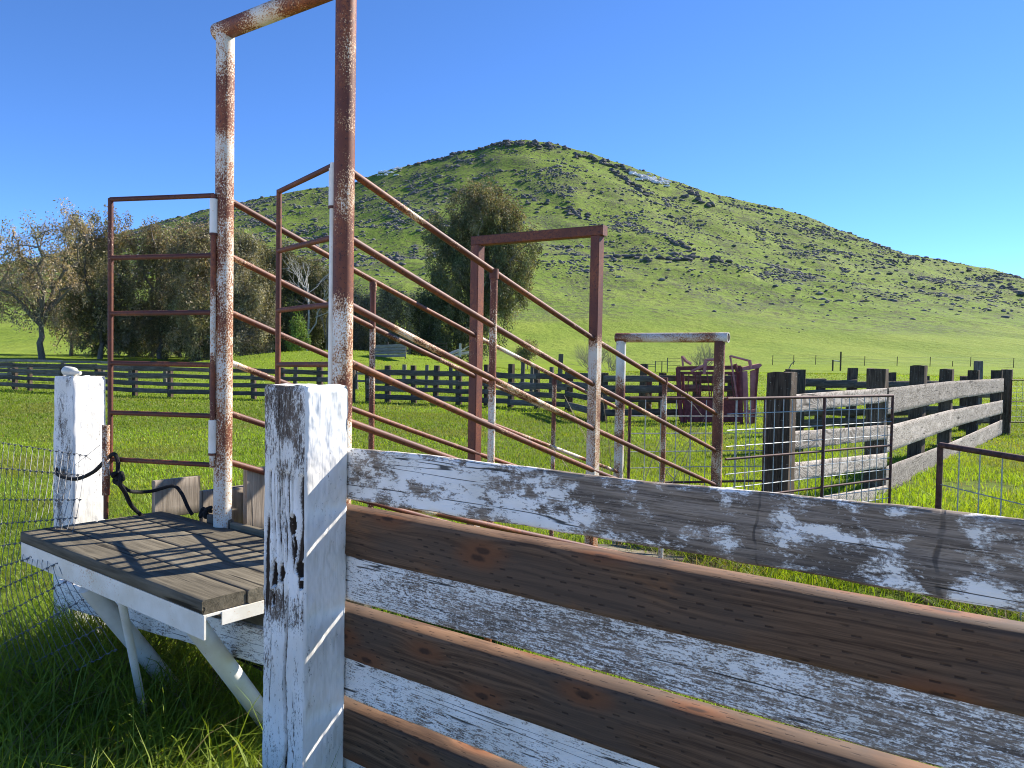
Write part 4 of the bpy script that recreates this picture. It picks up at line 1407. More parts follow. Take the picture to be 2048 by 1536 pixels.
g1a = at(1452, 900, 6.62); g1b = at(1782, 900, 8.05)
zt = (at(1452, 798, 6.62).z + at(1785, 791, 8.05).z) / 2
mesh_panel('mesh_gate', 'wire mesh gate with rusty frame standing open in front of the corral boards', g1a, g1b, 0.20, zt, [0.20, 0.60, 0.95, zt], [0.54, 1.0], 20,
           [0.28, 0.40, 0.50, 0.70, 0.82, 1.06, 1.20, 1.34], M['wire_rust'])
g2a = at(1258, 900, 7.05); g2b = at(1528, 900, 7.35)
zt2 = at(1258, 796, 7.05).z
mesh_panel('mesh_gate', 'wire mesh panel behind the exit of the chute', g2a, g2b, 0.25, zt2, [0.25, 0.66, zt2], [0.0, 1.0], 9,
           [0.40, 0.52, 0.80, 0.95, 1.12, 1.28], M['wire_rust'])
g3a = at(1877, 1000, 5.88); g3b = Vector((3.52, 4.0, 0))
zt3 = at(1877, 890, 5.88).z
mesh_panel('mesh_gate', 'heavy brown framed mesh gate beyond the end of the near fence', g3a, g3b, 0.06, zt3, [0.06, zt3], [0.0, 1.0], 9,
           [0.30, 0.52, 0.88], M['wire_rust'], fr=0.022, wr=0.0045)
m = MB(); m.tube([atz(1848, 1200, 0.05), atz(1905, 1240, 0.05), atz(1960, 1275, .05)], 0.022, 12)
o = m.build('ground_pipe', M['wire_rust']); tag(o, 'short rusty pipe lying on the ground at the gate foot', 'pipe')

# ------------------------------------------------------------------ corral fence on the right
ang = math.atan2(AX.y, AX.x)
posts = [(1556, 745, 7.62, .27, .23), (1750, 738, 10.7, .26, .24), (1832, 731, 13.2, .27, .22), (1888, 738, 15.4, .25, .22), (1942, 741, 18.1, .24, .22), (1988, 741, 20.3, .25, .25), (2008, 739, 20.8, .25, .25)]
cor = thing('corral_fence', foot(1556, 900, 7.62), 'pale weathered corral fence of wide boards on thick dark railway ties', 'fence')
PT = []
for i, (px, py, d, w_, dp_) in enumerate(posts):
    base = foot(px, 900, d)
    PT.append(base)
    hgt = at(px, py, d).z
    tie_post('tie_post', base, w_ * (1.15 if i == 0 else 1), dp_ * (1.15 if i == 0 else 1), hgt, ang + R(random.uniform(-4, 4)) + (R(4) if i == 0 else 0), M['tie'], cor, seed=i, lean=((0.05 if i == 0 else 0.0), 0), rough=0.016, segs=6, rows=22, taper=(0.14 if i == 0 else 0.0))
# first bay: four narrow boards
for (x0, y0, x1, y1, h_) in ((1545, 810, 1768, 790, 0.19), (1545, 884, 1768, 864, 0.19), (1545, 948, 1768, 920, 0.19), (1545, 1028, 1768, 985, 0.19)):
    a = at(x0, y0, 7.72); b = at(x1, y1, 10.55)
    off = VX * 0.02
    board('narrow_board', a + off, b + off, h_, 0.04, M['pale_board'], cor, wob=0.008, seed=int(y0), nz=5)
# second stretch: three wide boards, in two lengths each
q0 = PT[1] + VX * 0.15 - AX * 0.05; qm = PT[3] + VX * 0.135; q1 = PT[5] + VX * 0.14 + AX * 0.1
for (ya0, ya1, ym0, ym1, yb0, yb1) in ((777, 828, 761, 799, 757.5, 783), (853, 905, 818, 856, 802, 825.5), (934, 990, 884, 922, 840, 868)):
    for (p, q, pa0, pa1, qa0, qa1, dp, dq, pxp, pxq) in ((q0, qm, ya0, ya1, ym0, ym1, q0.y, qm.y, 1776, 1906), (qm, q1, ym0, ym1, yb0, yb1, qm.y, q1.y, 1906, 2006)):
        a = p.copy(); b = q.copy()
        za0, za1 = at(pxp, pa0, dp).z, at(pxp, pa1, dp).z
        zb0, zb1 = at(pxq, qa0, dq).z, at(pxq, qa1, dq).z
        a.z = (za0 + za1) / 2; b.z = (zb0 + zb1) / 2
        board('wide_board', a, b, ((za0 - za1) + (zb0 - zb1)) / 2, 0.03, M['pale_board'], cor, wob=0.006, seed=int(ya0 + dp), nz=6)
# far gate at its end
ga = at(2022, 800, 20.6); gb = at(2110, 800, 20.9)
mesh_panel('mesh_gate', 'dark far mesh gate hung at the end of the corral ties', ga, gb, 0.35, at(2022, 760, 20.6).z, [0.35, 0.9, at(2022, 760, 20.6).z], [0.0, 1.0], 8,
           [0.5, 0.65, 0.8, 1.0, 1.15, 1.3], M['wire_rust'], fr=0.016, wr=0.004)


# ------------------------------------------------------------------ dark plank fences in the background
def plank_fence(label, pts, rails, mat_b, mat_p, bt=0.05, pw=0.2, group=None, seed=0, ext0=0, ext1=0, rail_h=0.15):
    """pts: (px, y_top, y_bottom or None, depth); rails: heights (m) of board centres"""
    rnd = random.Random(seed)
    p0 = foot(pts[0][0], 780, pts[0][3])
    g = thing('plank_fence', p0, label, 'fence', group)
    bases = []
    for k, (px, yt, yb, d) in enumerate(pts):
        base = foot(px, 780, d)
        gz = float(ground_z(base.x, base.y))
        base.z = gz - 0.03
        top = at(px, yt, d).z
        bases.append(base)
        dirv = (foot(pts[min(k + 1, len(pts) - 1)][0], 780, pts[min(k + 1, len(pts) - 1)][3]) - foot(pts[max(k - 1, 0)][0], 780, pts[max(k - 1, 0)][3]))
        tie_post('post', base, pw * rnd.uniform(.85, 1.15), pw * rnd.uniform(.8, 1.05), max(0.5, top - base.z), math.atan2(dirv.y, dirv.x) + rnd.uniform(-.1, .1), mat_p, g, seed=k + seed, lean=(rnd.uniform(-.035, .035), 0), rough=0.012, segs=2, rows=6)
    for k in range(len(bases) - 1):
        a, b = bases[k], bases[k + 1]
        n = Vector((b.y - a.y, a.x - b.x, 0)).normalized() * (pw * 0.5 + bt / 2)
        if n.y > 0: n = -n
        for z in rails:
            za = a.z + z + rnd.uniform(-.025, .025); zb_ = b.z + z + rnd.uniform(-.025, .025)
            e = (b - a).normalized() * 0.12
            board('board', Vector((a.x, a.y, za)) + n - e * .5, Vector((b.x, b.y, zb_)) + n + e * .5, rail_h * rnd.uniform(.85, 1.15), bt, mat_b, g, wob=0.01, seed=seed * 10 + k, nx=8, nz=2, chamfer=0.006)
    return g


A_posts = [(-60, 733, 0, 36.5), (30, 735, 0, 36.0), (60, 735, 0, 35), (125, 735, 0, 34), (197, 736, 0, 33.5), (270, 735, 0, 32.5), (341, 736, 0, 32), (425, 735, 0, 31.7), (508, 736, 0, 31.5), (565, 735, 0, 31.3), (640, 734, 0, 31.2), (705, 733, 0, 31.1)]
plank_fence('dark plank fence across the back of the field, stretch left of the chute arch', A_posts, [0.28, 0.60, 0.92, 1.20], M['dark_board'], M['tie'], seed=1, rail_h=0.18)
A2 = [(738, 733, 0, 31.4), (776, 731, 0, 31.2), (828, 731, 0, 31), (871, 731, 0, 30.8), (918, 735, 0, 30.4), (973, 729, 0, 30.2), (1022, 728, 0, 29.5), (1075, 737, 0, 28.8), (1138, 744, 0, 27.8)]
plank_fence('dark crooked plank fence behind the middle of the chute rails', A2, [0.25, 0.58, 0.88, 1.25], M['dark_board'], M['tie'], seed=2, rail_h=0.2)
A3 = [(1140, 744, 0, 27.0), (1207, 746, 0, 23.0), (1325, 746, 0, 23.6), (1395, 748, 0, 24.0), (1462, 748, 0, 24.4)]
plank_fence('dark plank fence running behind the red squeeze chute', A3, [0.30, 0.68, 1.02, 1.32], M['dark_board'], M['tie'], seed=3, rail_h=0.2)
B1 = [(-70, 730, 0, 47), (20, 731, 0, 46), (127, 726, 0, 45), (205, 732, 0, 44.5), (262, 731, 0, 44), (330, 733, 0, 44)]
plank_fence('pale grey plank fence showing behind the dark one at far left', B1, [0.45, 0.85, 1.25], M['grey_board'], M['tie_grey'], seed=4)
B2 = [(590, 733, 0, 43), (660, 731, 0, 43), (712, 731, 0, 42.5), (808, 729, 0, 42), (852, 730, 0, 42), (902, 728, 0, 42), (1044, 723, 0, 42), (1063, 731, 0, 41.5), (1102, 734, 0, 41)]
plank_fence('grey second fence of leaning posts beyond the crooked dark fence', B2, [0.55, 0.95], M['grey_board'], M['tie_grey'], seed=5, rail_h=0.13)
C1 = [(1580, 742, 0, 19.2), (1640, 757, 0, 19.6), (1702, 736, 0, 20.0), (1780, 745, 0, 20.6), (1850, 752, 0, 21.2), (1930, 752, 0, 22.0), (2000, 752, 0, 22.6)]
plank_fence('dark shaded cross fence behind the pale corral boards', C1, [0.35, 0.62, 1.08, 1.34], M['dark_board'], M['tie'], seed=6, rail_h=0.2)
# loose posts
for i, (px, yt, d, wd_, lab, mt) in enumerate(((1118, 708, 44, .22, 'tall leaning grey post between the bare bushes', 'tie_grey'), (1955, 722, 24, .2, 'thin grey post rising behind the corral ties', 'tie_grey'),
                                       (1284, 728, 30, .22, 'dark leaning post behind the white exit post', 'tie'), (1590, 739, 15.5, .3, 'pair of dark ties with a pale top behind the first corral tie', 'tie'))):
    base = foot(px, 780, d); base.z = float(ground_z(base.x, base.y)) - 0.03
    o = tie_post('wooden_post', base, wd_, wd_, at(px, yt, d).z - base.z, 0.4, M[mt], None, seed=40 + i, lean=(0.04 if i in (0, 2) else 0, 0), rough=0.01)
    tag(o, lab, 'post')
o = tie_post('wooden_post', foot(1297, 790, 27), 0.2, 0.16, 1.15, 0.2, M['pipe_rust'], None, seed=51, rough=0.002)
tag(o, 'short orange rusted steel post by the dark fence', 'post')

# ------------------------------------------------------------------ red squeeze chute
SD = 22.6
SB = foot(1440, 780, SD)
sq = thing('squeeze_chute', SB, 'faded red steel cattle squeeze chute with levers on top', 'squeeze chute')
BK = Vector((0.15, 0.85, 0))


def bar(name, pts, r_, mat, segs=6, back=False):
    m = MB()
    P = [at(p[0], p[1], SD) + (BK if back else Vector()) for p in pts]
    m.tube(P, r_, segs)
    return m.build(name, mat, sq)


def slab(name, pts, th, mat, back=0.0):
    P = [at(p[0], p[1], SD) + BK * back for p in pts]
    n = len(P)
    q = [p + BK.normalized() * th for p in P]
    m = MB()
    m.add(P + q, [tuple(range(n)), tuple(reversed(range(n, 2 * n)))] + [(i, n + i, n + (i + 1) % n, (i + 1) % n) for i in range(n)])
    o = m.build(name, mat, sq, False)
    fix_normals(o.data)
    return o


for bk in (False, True):
    s_ = 1.0 if bk else 0.0
    slab('top_rail', [(1356, 733), (1482, 731), (1482, 739), (1356, 741)], 0.07, M['red_steel'], s_)
    slab('mid_rail', [(1362, 744), (1480, 744), (1480, 749), (1362, 749)], 0.05, M['red_steel'], s_)
    slab('side_panel', [(1371, 797), (1482, 796), (1482, 844), (1376, 844), (1371, 820)], 0.04, M['red_steel'], s_)
    bar('corner_post', [(1357, 735), (1360, 800), (1362, 828), (1366, 850)], 0.055, M['red_steel'], 8, bk)
    bar('corner_post', [(1481, 733), (1483, 855)], 0.055, M['red_steel'], 8, bk)
    bar('corner_post', [(1366, 745), (1372, 850)], 0.03, M['red_steel'], 8, bk)
    for i in range(0 if bk else 9):
        x0 = 1378 + i * 12
        x1 = x0 + (6 if i % 2 else -4)
        bar('side_bar', [(x0, 748), (x1, 798)], 0.017, M['red_steel'], 6, bk)
slab('head_gate_panel', [(1482, 743), (1495, 742), (1498, 850), (1491, 852)], 0.08, M['pink_steel'], 0.0)
slab('head_gate_panel', [(1502, 742), (1515, 738), (1507, 848), (1502, 850)], 0.08, M['pink_steel'], 0.15)
slab('head_gate_frame', [(1515, 737), (1519, 736), (1510, 850), (1506, 850)], 0.5, M['red_steel'], 0.1)
slab('head_gate_beam', [(1478, 736), (1520, 727), (1525, 730), (1519, 736), (1480, 743)], 0.35, M['pink_steel'], 0.0)
slab('foot_plate', [(1484, 824), (1510, 818), (1510, 823), (1484, 829)], 0.1, M['pink_steel'], -0.05)
bar('lever', [(1382, 743), (1410, 730)], 0.045, M['pink_steel'])
bar('lever', [(1460, 711), (1466, 745), (1474, 797)], 0.03, M['pink_steel'])
bar('linkage', [(1461, 712), (1500, 722)], 0.035, M['pink_steel'])
bar('linkage', [(1499, 720), (1502, 738)], 0.05, M['pink_steel'])
bar('linkage', [(1413, 720), (1430, 719)], 0.045, M['pink_steel'])
bar('linkage', [(1412, 719), (1410, 732), (1408, 748)], 0.05, M['pink_steel'])
bar('linkage', [(1364, 713), (1372, 722), (1382, 728)], 0.05, M['pink_steel'])
bar('linkage', [(1364, 712), (1366, 732)], 0.03, M['pink_steel'])
bar('ratchet', [(1470, 728), (1474, 740), (1478, 745)], 0.06, M['red_steel'])

# ------------------------------------------------------------------ meadow wire fence and small far things
tx = [(1545, 718, 731), (1587, 708, 729), (1631, 708, 727), (1729, 708, 727), (1794, 709, 730), (1860, 711, 732), (1905, 722, 733), (1941, 711, 733), (2027, 713, 735)]
TD = 104.0
tb = []
for i, (px, yt, yb) in enumerate(tx):
    base = foot(px, 730, TD); base.z = float(hill_z(base.x, base.y)) - 0.05
    tb.append(base)
wf = thing('wire_fence', tb[0], 'thin wire fence on steel stakes along the foot of the meadow', 'wire fence')
for i, base in enumerate(tb):
    m = MB(); m.tube([base, base + Vector((0.02, 0, 0.8 if i == 6 else 1.35))], 0.045, 6)
    m.build('stake', M['tie'], wf)
for z in (0.5, 0.9, 1.25):
    m = MB(); m.tube([b_ + Vector((0, 0, z)) for b_ in tb], 0.008, 4)
    m.build('strand_wire', M['dark_wire'], wf)
hb = foot(1666, 715, 84); hb.z = float(ground_z(hb.x, hb.y))
hbr = thing('brace_post', hb, 'small H shaped fence brace standing on the meadow edge', 'fence brace')
for dx_, hh in ((0, 1.2), (0.85, 2.1)):
    m = MB(); m.tube([hb + Vector((dx_, 0, -.05)), hb + Vector((dx_, 0, hh))], 0.09, 8); m.build('post', M['tie'], hbr)
m = MB(); m.tube([hb + Vector((0, 0, 1.1)), hb + Vector((.85, 0, 1.05))], 0.06, 8); m.build('cross_bar', M['dead_bark'], hbr)
sb = foot(1575, 730, 80); sb.z = float(ground_z(sb.x, sb.y))
m = MB(); m.tube([sb, sb + Vector((.35, 0, .8)), sb + Vector((.75, 0, 1.2))], 0.05, 6)
o = m.build('leaning_branch', M['twig']); tag(o, 'bare curved stick leaning beside the meadow fence', 'branch')
# pipe corral panels far off
pp0 = foot(1300, 720, 70); pp0.z = float(ground_z(pp0.x, pp0.y))
pg = thing('pipe_corral', pp0, 'low grey pipe corral panels far behind the exit bar of the chute', 'corral panel')
for (x0, x1, hh) in ((1296, 1311, 0.75), (1311, 1324, 1.05), (1324, 1335, 1.05), (1335, 1361, 1.35)):
    a = foot(x0, 720, 70); b = foot(x1, 720, 70)
    a.z = b.z = pp0.z
    m = MB(); m.tube([a, a + Vector((0, 0, hh))], 0.045, 6); m.build('panel_post', M['tie_grey'], pg)
    for k in range(4 if x0 == 1335 else 2):
        z = hh * (1 - k * 0.24) - 0.03
        m = MB(); m.tube([a + Vector((0, 0, z)), b + Vector((0, 0, z))], 0.022, 6); m.build('panel_rail', M['tie_grey'], pg)
# plank pen on the bank
pd_ = 61.0
pen = thing('plank_pen', foot(776, 715, pd_), 'small tan board windbreak on the grassy bank by the trees', 'windbreak')
for k in range(4):
    z0 = 692 + k * 6.6
    a = at(740, z0 + 1.5, pd_); b = at(812, z0 - 1, pd_ - 1)
    board('board', a, b, 0.235, 0.04, M['grey_board'], pen, nx=8, nz=2, seed=k)
for px in (741, 776, 811):
    a = at(px, 717, pd_ + .1); b = at(px, 684 if px == 776 else 688, pd_ + .1)
    m = MB(); m.box((a + (b - a) / 2) + Vector((0, .05, 0)), (0.09, 0.06, (b - a).length)); m.build('post', M['tie_grey'], pen, False)
a = at(706, 722, 60); b = at(752, 713, 60.5)
o = board('loose_plank', a, b, 0.2, 0.05, M['grey_board'], nx=6, nz=2); tag(o, 'pale plank lying on the bank below the board windbreak', 'plank')
# pile of grey branches and a small stock panel by the big tree
for i in range(9):
    a = at(890 + i * 4, 708 + RNG.uniform(-4, 4), 63); b = a + Vector((RNG.uniform(.8, 1.8), RNG.uniform(-.6, .6), RNG.uniform(.1, .75)))
    m = MB(); m.tube([a, (a + b) / 2 + Vector((0, 0, .05)), b], [0.06, 0.05, 0.03], 6)
    o = m.build('fallen_branch', M['dead_bark']); tag(o, 'bleached branch in the heap under the large tree', 'branch', 'bleached branches heaped under the large tree')
stp = foot(870, 700, 63)
sp_ = thing('stock_panel', stp, 'dark steel stock panel leaning under the large tree', 'corral panel')
for k in range(4):
    m = MB(); m.tube([at(868, 687 + 6 * k, 63), at(893, 687 + 6 * k, 63)], 0.03, 6); m.build('panel_rail', M['tie'], sp_)
for px in (868, 893):
    m = MB(); m.tube([at(px, 684, 63), at(px, 712, 63)], 0.035, 6); m.build('panel_post', M['tie'], sp_)
o = tie_post('wooden_post', Vector((*at(920, 712, 62.5).xy, at(920, 714, 62.5).z)), .16, .16, 1.1, .3, M['dead_bark'], None, seed=61); tag(o, 'bleached stub post beside the branch heap', 'post')

# ------------------------------------------------------------------ trees
def limb_path(a, b, rnd, droop=0.0, n=5):
    pts = []
    d = b - a
    for i in range(n + 1):
        t = i / n
        p = a + d * t + Vector((rnd.gauss(0, .035), rnd.gauss(0, .035), rnd.gauss(0, .02))) * d.length * math.sin(math.pi * t)
        p.z += d.length * 0.12 * math.sin(math.pi * t) - droop * d.length * t * t
        pts.append(p)
    return pts


def leaf_cloud(centres, radii, per, size, cols, rnd, droop=0.6, asp=0.38, squash=1.0):
    """leaf quads around centres (n x 3); returns verts, tints"""
    n = len(centres) * per
    c = np.repeat(centres, per, 0); r = np.repeat(radii, per)
    d = rnd.normal(size=(n, 3)); d /= np.linalg.norm(d, axis=1)[:, None]
    rad = rnd.random(n) ** 0.45
    p = c + d * (r * rad)[:, None] * np.array([1, 1, squash])
    # leaf axis hangs down and outward
    ax = d * 0.7 + rnd.normal(size=(n, 3)) * 0.6 + np.array([0, 0, -droop])
    ax /= np.linalg.norm(ax, axis=1)[:, None]
    sd = np.cross(ax, rnd.normal(size=(n, 3))); sd /= np.linalg.norm(sd, axis=1)[:, None] + 1e-9
    L = size * rnd.uniform(.6, 1.4, n); Wd = L * asp
    V = np.stack([p, p + ax * (L * .5)[:, None] + sd * (Wd * .5)[:, None], p + ax * L[:, None], p + ax * (L * .5)[:, None] - sd * (Wd * .5)[:, None]], 1)
    ci = np.repeat(rnd.integers(0, len(cols), len(centres)), per)
    base = np.array(cols)[ci] * 1.28
    shade = np.repeat(rnd.uniform(.5, 1.6, len(centres)), per) * rnd.uniform(.75, 1.4, n)
    return V, base * shade[:, None]


def foliage_obj(name, V, tint, parent):
    n = len(V)
    o0 = WORLD[parent.name].translation
    v = V.reshape(-1, 3) - np.array(o0)
    me = raw_mesh(name, v, loops=np.arange(n * 4), starts=np.arange(n) * 4)
    a = me.attributes.new('tint', 'FLOAT_COLOR', 'POINT')
    c = np.ones((n, 4, 4), np.float32); c[:, :, :3] = tint[:, None, :]
    a.data.foreach_set('color', c.ravel())
    return link(name, me, M['leaf'], Matrix.Translation(o0), parent)


OLIVE = [(0.150, 0.138, 0.080), (0.178, 0.155, 0.092), (0.122, 0.125, 0.068), (0.195, 0.160, 0.105)]
RUSTY = [(0.24, 0.185, 0.122), (0.21, 0.172, 0.108), (0.27, 0.20, 0.135), (0.18, 0.165, 0.09)]
DEEP = [(0.082, 0.095, 0.048), (0.10, 0.106, 0.056), (0.12, 0.115, 0.064), (0.072, 0.084, 0.042)]
BROWNB = [(0.165, 0.148, 0.108), (0.19, 0.168, 0.122), (0.14, 0.132, 0.09)]
LIME = [(0.10, 0.16, 0.03), (0.12, 0.18, 0.04)]


def tree(label, px, d, lobes, n_clusters, per, cr, size, cols, seed, trunk_r=0.28, bark='bark', tips=None, name='tree', sparse_limbs=10, droop=0.6, ground=None, fork=0.22, vis_twigs=True):
    """lobes: (px, py, rx_px, ry_px) ellipses of the crown as the photo shows them, depth follows the width"""
    rnd = random.Random(seed); nr = np.random.default_rng(seed)
    base = foot(px, 720, d)
    base.z = float(ground_z(base.x, base.y)) - 0.1
    t = thing(name, base, label, 'tree')
    k = d / FOC
    cen = []; rads = []
    wts = np.array([l[2] * l[3] for l in lobes], float); wts /= wts.sum()
    top = max(at(l[0], l[1] - l[3], d).z for l in lobes)
    for (lx_, ly, rx, ry), wt in zip(lobes, wts):
        m_ = max(3, int(n_clusters * 1.5 * wt))
        if ly < 655 and rx > 20: ly -= 12
        c = np.array(at(lx_, ly, d))
        dd_ = nr.normal(size=(m_, 3)); dd_ /= np.linalg.norm(dd_, axis=1)[:, None]
        rr = nr.random(m_) ** 0.38 * nr.uniform(0.92, 1.24, m_)
        q = c + dd_ * rr[:, None] * np.array([rx * k, min(rx, ry * 1.2) * k * 0.85, ry * k])
        q[:, 2] = np.maximum(q[:, 2], base.z + 0.3)
        cen.append(q); rads.append(cr * nr.uniform(.28, .88, m_))
    cen = np.concatenate(cen); rads = np.concatenate(rads)
    # trunk and limbs
    m = MB()
    H = top - base.z
    mid = Vector(cen.mean(0))
    fk = base + (mid - base) * 0.15 + Vector((0, 0, H * fork)); fk = Vector((base.x + (mid.x - base.x) * .25, base.y + (mid.y - base.y) * .25, base.z + H * fork))
    m.tube(limb_path(base, fk, rnd), [trunk_r * (1 - .07 * i) for i in range(6)], 9)
    idx = nr.permutation(len(cen))[:sparse_limbs]
    hubs = []
    for j in idx:
        e = Vector(cen[j])
        pts = limb_path(fk, e, rnd, 0.05, 6)
        m.tube(pts, [trunk_r * .62 * (1 - i / 7.2) + .015 for i in range(7)], 6)
        hubs += pts[2:]
    if vis_twigs:
        ha = np.array([list(h) for h in hubs])
        for j in nr.permutation(len(cen))[:min(len(cen), 110)]:
            e = cen[j]
            i_ = int(np.argmin(((ha - e) ** 2).sum(1)))
            a = hubs[i_]
            if (Vector(e) - a).length < 0.4: continue
            m.tube(limb_path(a, Vector(e), rnd, 0.0, 3), [trunk_r * .17, trunk_r * .13, trunk_r * .09, .015], 4, False)
    m.build('trunk', M[bark], t)
    V, tint = leaf_cloud(cen, rads, int(per * (1.5 if cols is RUSTY else 1.9)), size * 0.72, cols, nr, droop, squash=1.7)
    if tips:
        zt_ = V[:, 0, 2]
        f_ = smooth(zt_, base.z + H * 0.55, top) * nr.random(len(zt_))
        sel = f_ > 0.38
        tint[sel] = np.array(tips)[nr.integers(0, len(tips), sel.sum())] * nr.uniform(.7, 1.25, (sel.sum(), 1))
    foliage_obj('crown', V, tint, t)
    return t


tree('sparse rust tinged tree with open dark limbs at the far left', 85, 78, [(60, 520, 80, 75), (130, 480, 45, 45), (20, 570, 60, 50), (110, 590, 60, 50), (75, 640, 55, 25)], 120, 46, 1.1, 0.34, RUSTY, 1, 0.34, sparse_limbs=12, fork=0.25)
tree('bare looking thin tree cut by the far left edge', -35, 82, [(-30, 530, 60, 70), (5, 600, 40, 50), (-60, 620, 50, 60)], 80, 40, 1.0, 0.32, RUSTY, 2, 0.26, sparse_limbs=10)
tree('tall dense olive tree left of the open gate with a rounded crown', 200, 86, [(208, 488, 58, 45), (200, 570, 78, 75), (170, 650, 55, 65), (235, 650, 50, 65)], 260, 60, 1.1, 0.36, OLIVE, 3, 0.3, tips=RUSTY)
tree('upright tawny tree peeping over the gate beside the rounded one', 142, 92, [(140, 465, 26, 32), (150, 540, 40, 60), (140, 640, 45, 70)], 130, 50, 1.0, 0.34, RUSTY, 4, 0.22)
tree('wide olive brown tree behind the middle of the open gate', 320, 88, [(325, 505, 62, 48), (330, 595, 70, 80), (300, 670, 60, 50)], 240, 60, 1.1, 0.36, OLIVE, 5, 0.3, tips=RUSTY)
tree('tawny tree between the open gate and the arch post', 395, 84, [(395, 510, 50, 50), (400, 600, 60, 80), (390, 685, 55, 38)], 210, 60, 1.05, 0.36, OLIVE + RUSTY[:1], 6, 0.3, tips=RUSTY)
tree('round brown bushy tree right beside the far arch post', 485, 74, [(490, 600, 62, 70), (490, 665, 62, 50), (475, 520, 42, 45)], 260, 60, 0.95, 0.30, BROWNB + OLIVE[:1], 7, 0.26)
tree('darker olive tree behind the round brown one', 535, 92, [(530, 560, 50, 60), (560, 640, 60, 70)], 190, 56, 1.1, 0.36, DEEP + OLIVE[:2], 8, 0.28, tips=OLIVE)
tree('dark green tree behind the nearly closed gate', 610, 90, [(575, 545, 38, 40), (600, 570, 45, 48), (640, 590, 40, 45), (620, 650, 60, 60), (580, 690, 55, 30)], 260, 58, 1.05, 0.34, DEEP, 9, 0.28, tips=OLIVE)
tree('dark rounded tree filling the gap beside the bleached snag', 660, 94, [(655, 600, 42, 48), (668, 665, 55, 50), (725, 670, 40, 40)], 240, 56, 1.0, 0.34, DEEP + OLIVE[:1], 19, 0.26, tips=OLIVE)
tree('small lime green sapling in front of the dark trees behind the gate', 600, 72, [(596, 650, 14, 22), (600, 685, 20, 28)], 46, 40, 0.6, 0.22, LIME, 10, 0.1, sparse_limbs=4, vis_twigs=False)
tree('brown grey scrubby tree right of the nearer arch post', 715, 84, [(715, 640, 38, 45), (700, 690, 45, 30), (690, 610, 25, 30)], 150, 56, 0.95, 0.30, BROWNB, 11, 0.22)
tree('rounded brownish bush between the upright and the large tree', 780, 82, [(775, 630, 45, 40), (785, 680, 45, 35)], 150, 56, 0.95, 0.30, BROWNB + OLIVE[:1], 12, 0.22)
tree('large lone dark eucalyptus with a rusty top in front of the hill', 950, 88, [(965, 450, 66, 62), (1000, 440, 42, 45), (900, 500, 55, 62), (1018, 515, 60, 68), (945, 580, 85, 70), (1000, 600, 60, 55), (925, 660, 75, 55), (885, 620, 45, 60), (965, 415, 30, 32)], 620, 62, 1.15, 0.36, DEEP + OLIVE[:1], 13, 0.45, tips=RUSTY + OLIVE, sparse_limbs=16, droop=0.8)
tree('low dark shrub tree at the left foot of the large eucalyptus', 850, 86, [(850, 650, 35, 45), (860, 690, 40, 28)], 130, 56, 1.0, 0.32, DEEP, 14, 0.2, sparse_limbs=6)
tree('dark understorey tree in the shade of the gate side grove', 360, 96, [(300, 660, 80, 55), (420, 660, 80, 55), (240, 690, 60, 35)], 230, 54, 1.1, 0.36, DEEP, 15, 0.26)
tree('dark low tree filling the gap behind the arch posts', 575, 100, [(560, 680, 80, 40), (650, 680, 70, 45), (740, 690, 60, 32)], 200, 54, 1.1, 0.36, DEEP, 16, 0.26)
tree('small green shrub on the meadow edge right of the large tree', 1056, 74, [(1058, 700, 22, 16), (1048, 708, 18, 12)], 50, 30, 0.5, 0.2, OLIVE + LIME[:1], 17, 0.06, name='shrub', sparse_limbs=6)


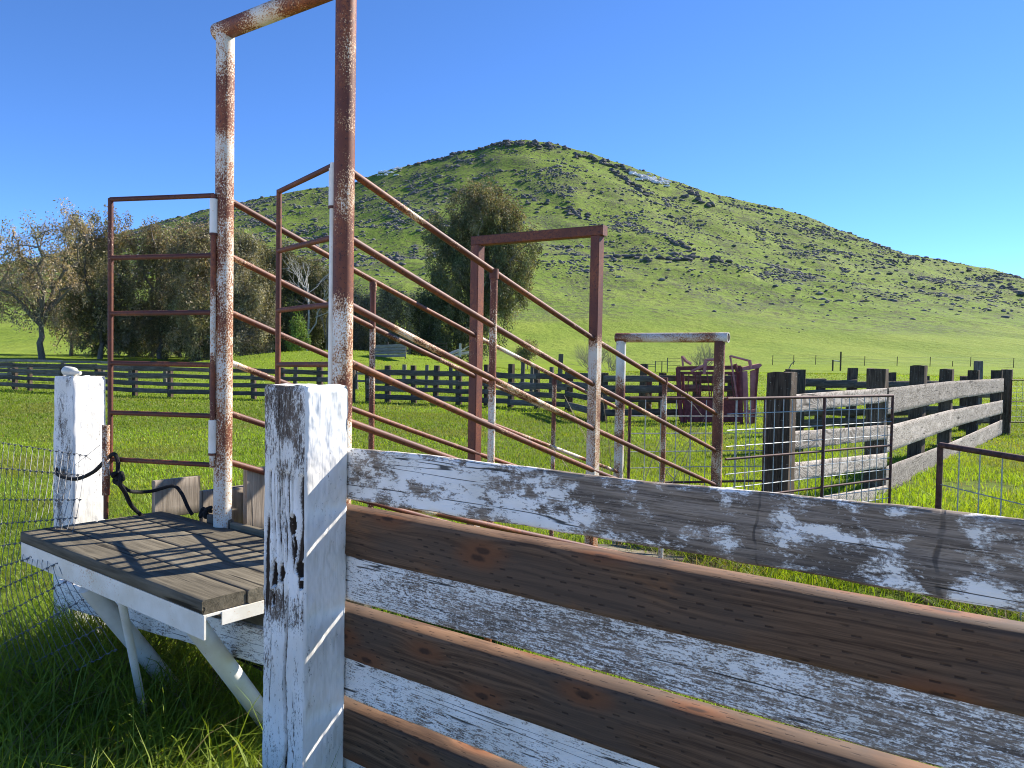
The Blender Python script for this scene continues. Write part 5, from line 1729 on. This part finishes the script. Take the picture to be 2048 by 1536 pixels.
def bare_tree(label, px, py_base, py_top, d, spread, n, seed, mat, name, r0=0.12, cat='tree', levels=3):
    rnd = random.Random(seed)
    base = foot(px, 720, d); base.z = float(ground_z(base.x, base.y)) - .05
    t = thing(name, base, label, cat)
    H = at(px, py_top, d).z - base.z
    m = MB()

    def grow(p, dirv, L, r, lev):
        q = p + dirv * L
        mid = (p + q) / 2 + Vector((rnd.gauss(0, .05), rnd.gauss(0, .05), 0)) * L
        m.tube([p, mid, q], [r, r * .8, r * .6], 5, False)
        if lev == 0: return
        for _ in range(n):
            nd = (dirv + Vector((rnd.gauss(0, spread), rnd.gauss(0, spread), rnd.gauss(.1, .25)))).normalized()
            grow(p.lerp(q, rnd.uniform(.5, 1)), nd, L * rnd.uniform(.55, .8), r * .55, lev - 1)
    if name == 'bare_shrub':
        for _ in range(26):
            dv_ = Vector((rnd.gauss(0, .55), rnd.gauss(0, .5), 1)).normalized()
            grow(base + Vector((rnd.gauss(0, .25), rnd.gauss(0, .25), 0)), dv_, H * rnd.uniform(.35, .55), r0, levels)
        m.build('twigs_and_stems'.replace('twigs_and_stems', 'branchwork'), mat, t)
    else:
        grow(base, Vector((0.05, 0, 1)), H * .42, r0, levels)
        m.build('branchwork', mat, t)
    return t


bare_tree('bleached dead tree with forked white limbs behind the nearly closed gate', 612, 720, 500, 80, .42, 3, 4, M['dead_bark'], 'dead_tree', 0.16, levels=4)
bare_tree('dead grey snag with fine branches just left of the nearer arch post', 648, 720, 515, 83, .35, 3, 8, M['twig'], 'dead_tree', 0.13, levels=4)
bare_tree('wide grey leafless bush between the square gateway legs', 1185, 728, 682, 72, .4, 3, 12, M['twig'], 'bare_shrub', 0.022, 'bush', 3)
bare_tree('upright grey leafless bush under the exit bar of the chute', 1405, 722, 684, 74, .35, 3, 13, M['twig'], 'bare_shrub', 0.022, 'bush', 3)
bare_tree('small grey leafless bush between the two mesh covered posts', 1225, 728, 690, 76, .4, 2, 14, M['twig'], 'bare_shrub', 0.02, 'bush', 3)

# dry stalks by the chute
def stalks(label, spots, seed):
    rnd = random.Random(seed)
    b0 = spots[0][0]
    t = thing('dry_weed', Vector((b0.x, b0.y, 0)), label, 'weed')
    m = MB()
    for p, q in spots:
        mid = p.lerp(q, .5) + Vector((rnd.gauss(0, .02), rnd.gauss(0, .02), .02))
        m.tube([p, mid, q], [.004, .003, .0015], 5, False)
    m.build('stalk_growth', M['straw'], t)


stalks('dry pale weed stalks inside the chute by the square gateway leg', [(atz(1215, 1010, 0.2), at(1205, 790, 5.3)), (atz(1230, 1000, .2), at(1128, 790, 5.6)), (atz(1225, 1010, .2), at(1140, 815, 5.6)), (atz(1215, 1010, .2), at(1200, 900, 5.3)), (atz(1200, 1020, .2), at(1080, 860, 5.4)), (atz(1240, 1010, .2), at(1260, 850, 5.5))], 2)
stalks('long dry weed stalks leaning across the wire mesh panel', [(at(1330, 1000, 6.9), at(1410, 835, 6.9)), (at(1300, 1005, 6.9), at(1402, 850, 6.9)), (at(1405, 833, 6.85), at(1375, 800, 6.85)), (at(1350, 960, 6.9), at(1260, 890, 6.9)), (at(1290, 960, 6.9), at(1330, 860, 6.9)), (at(1360, 1010, 6.9), at(1385, 800, 6.9))], 3)
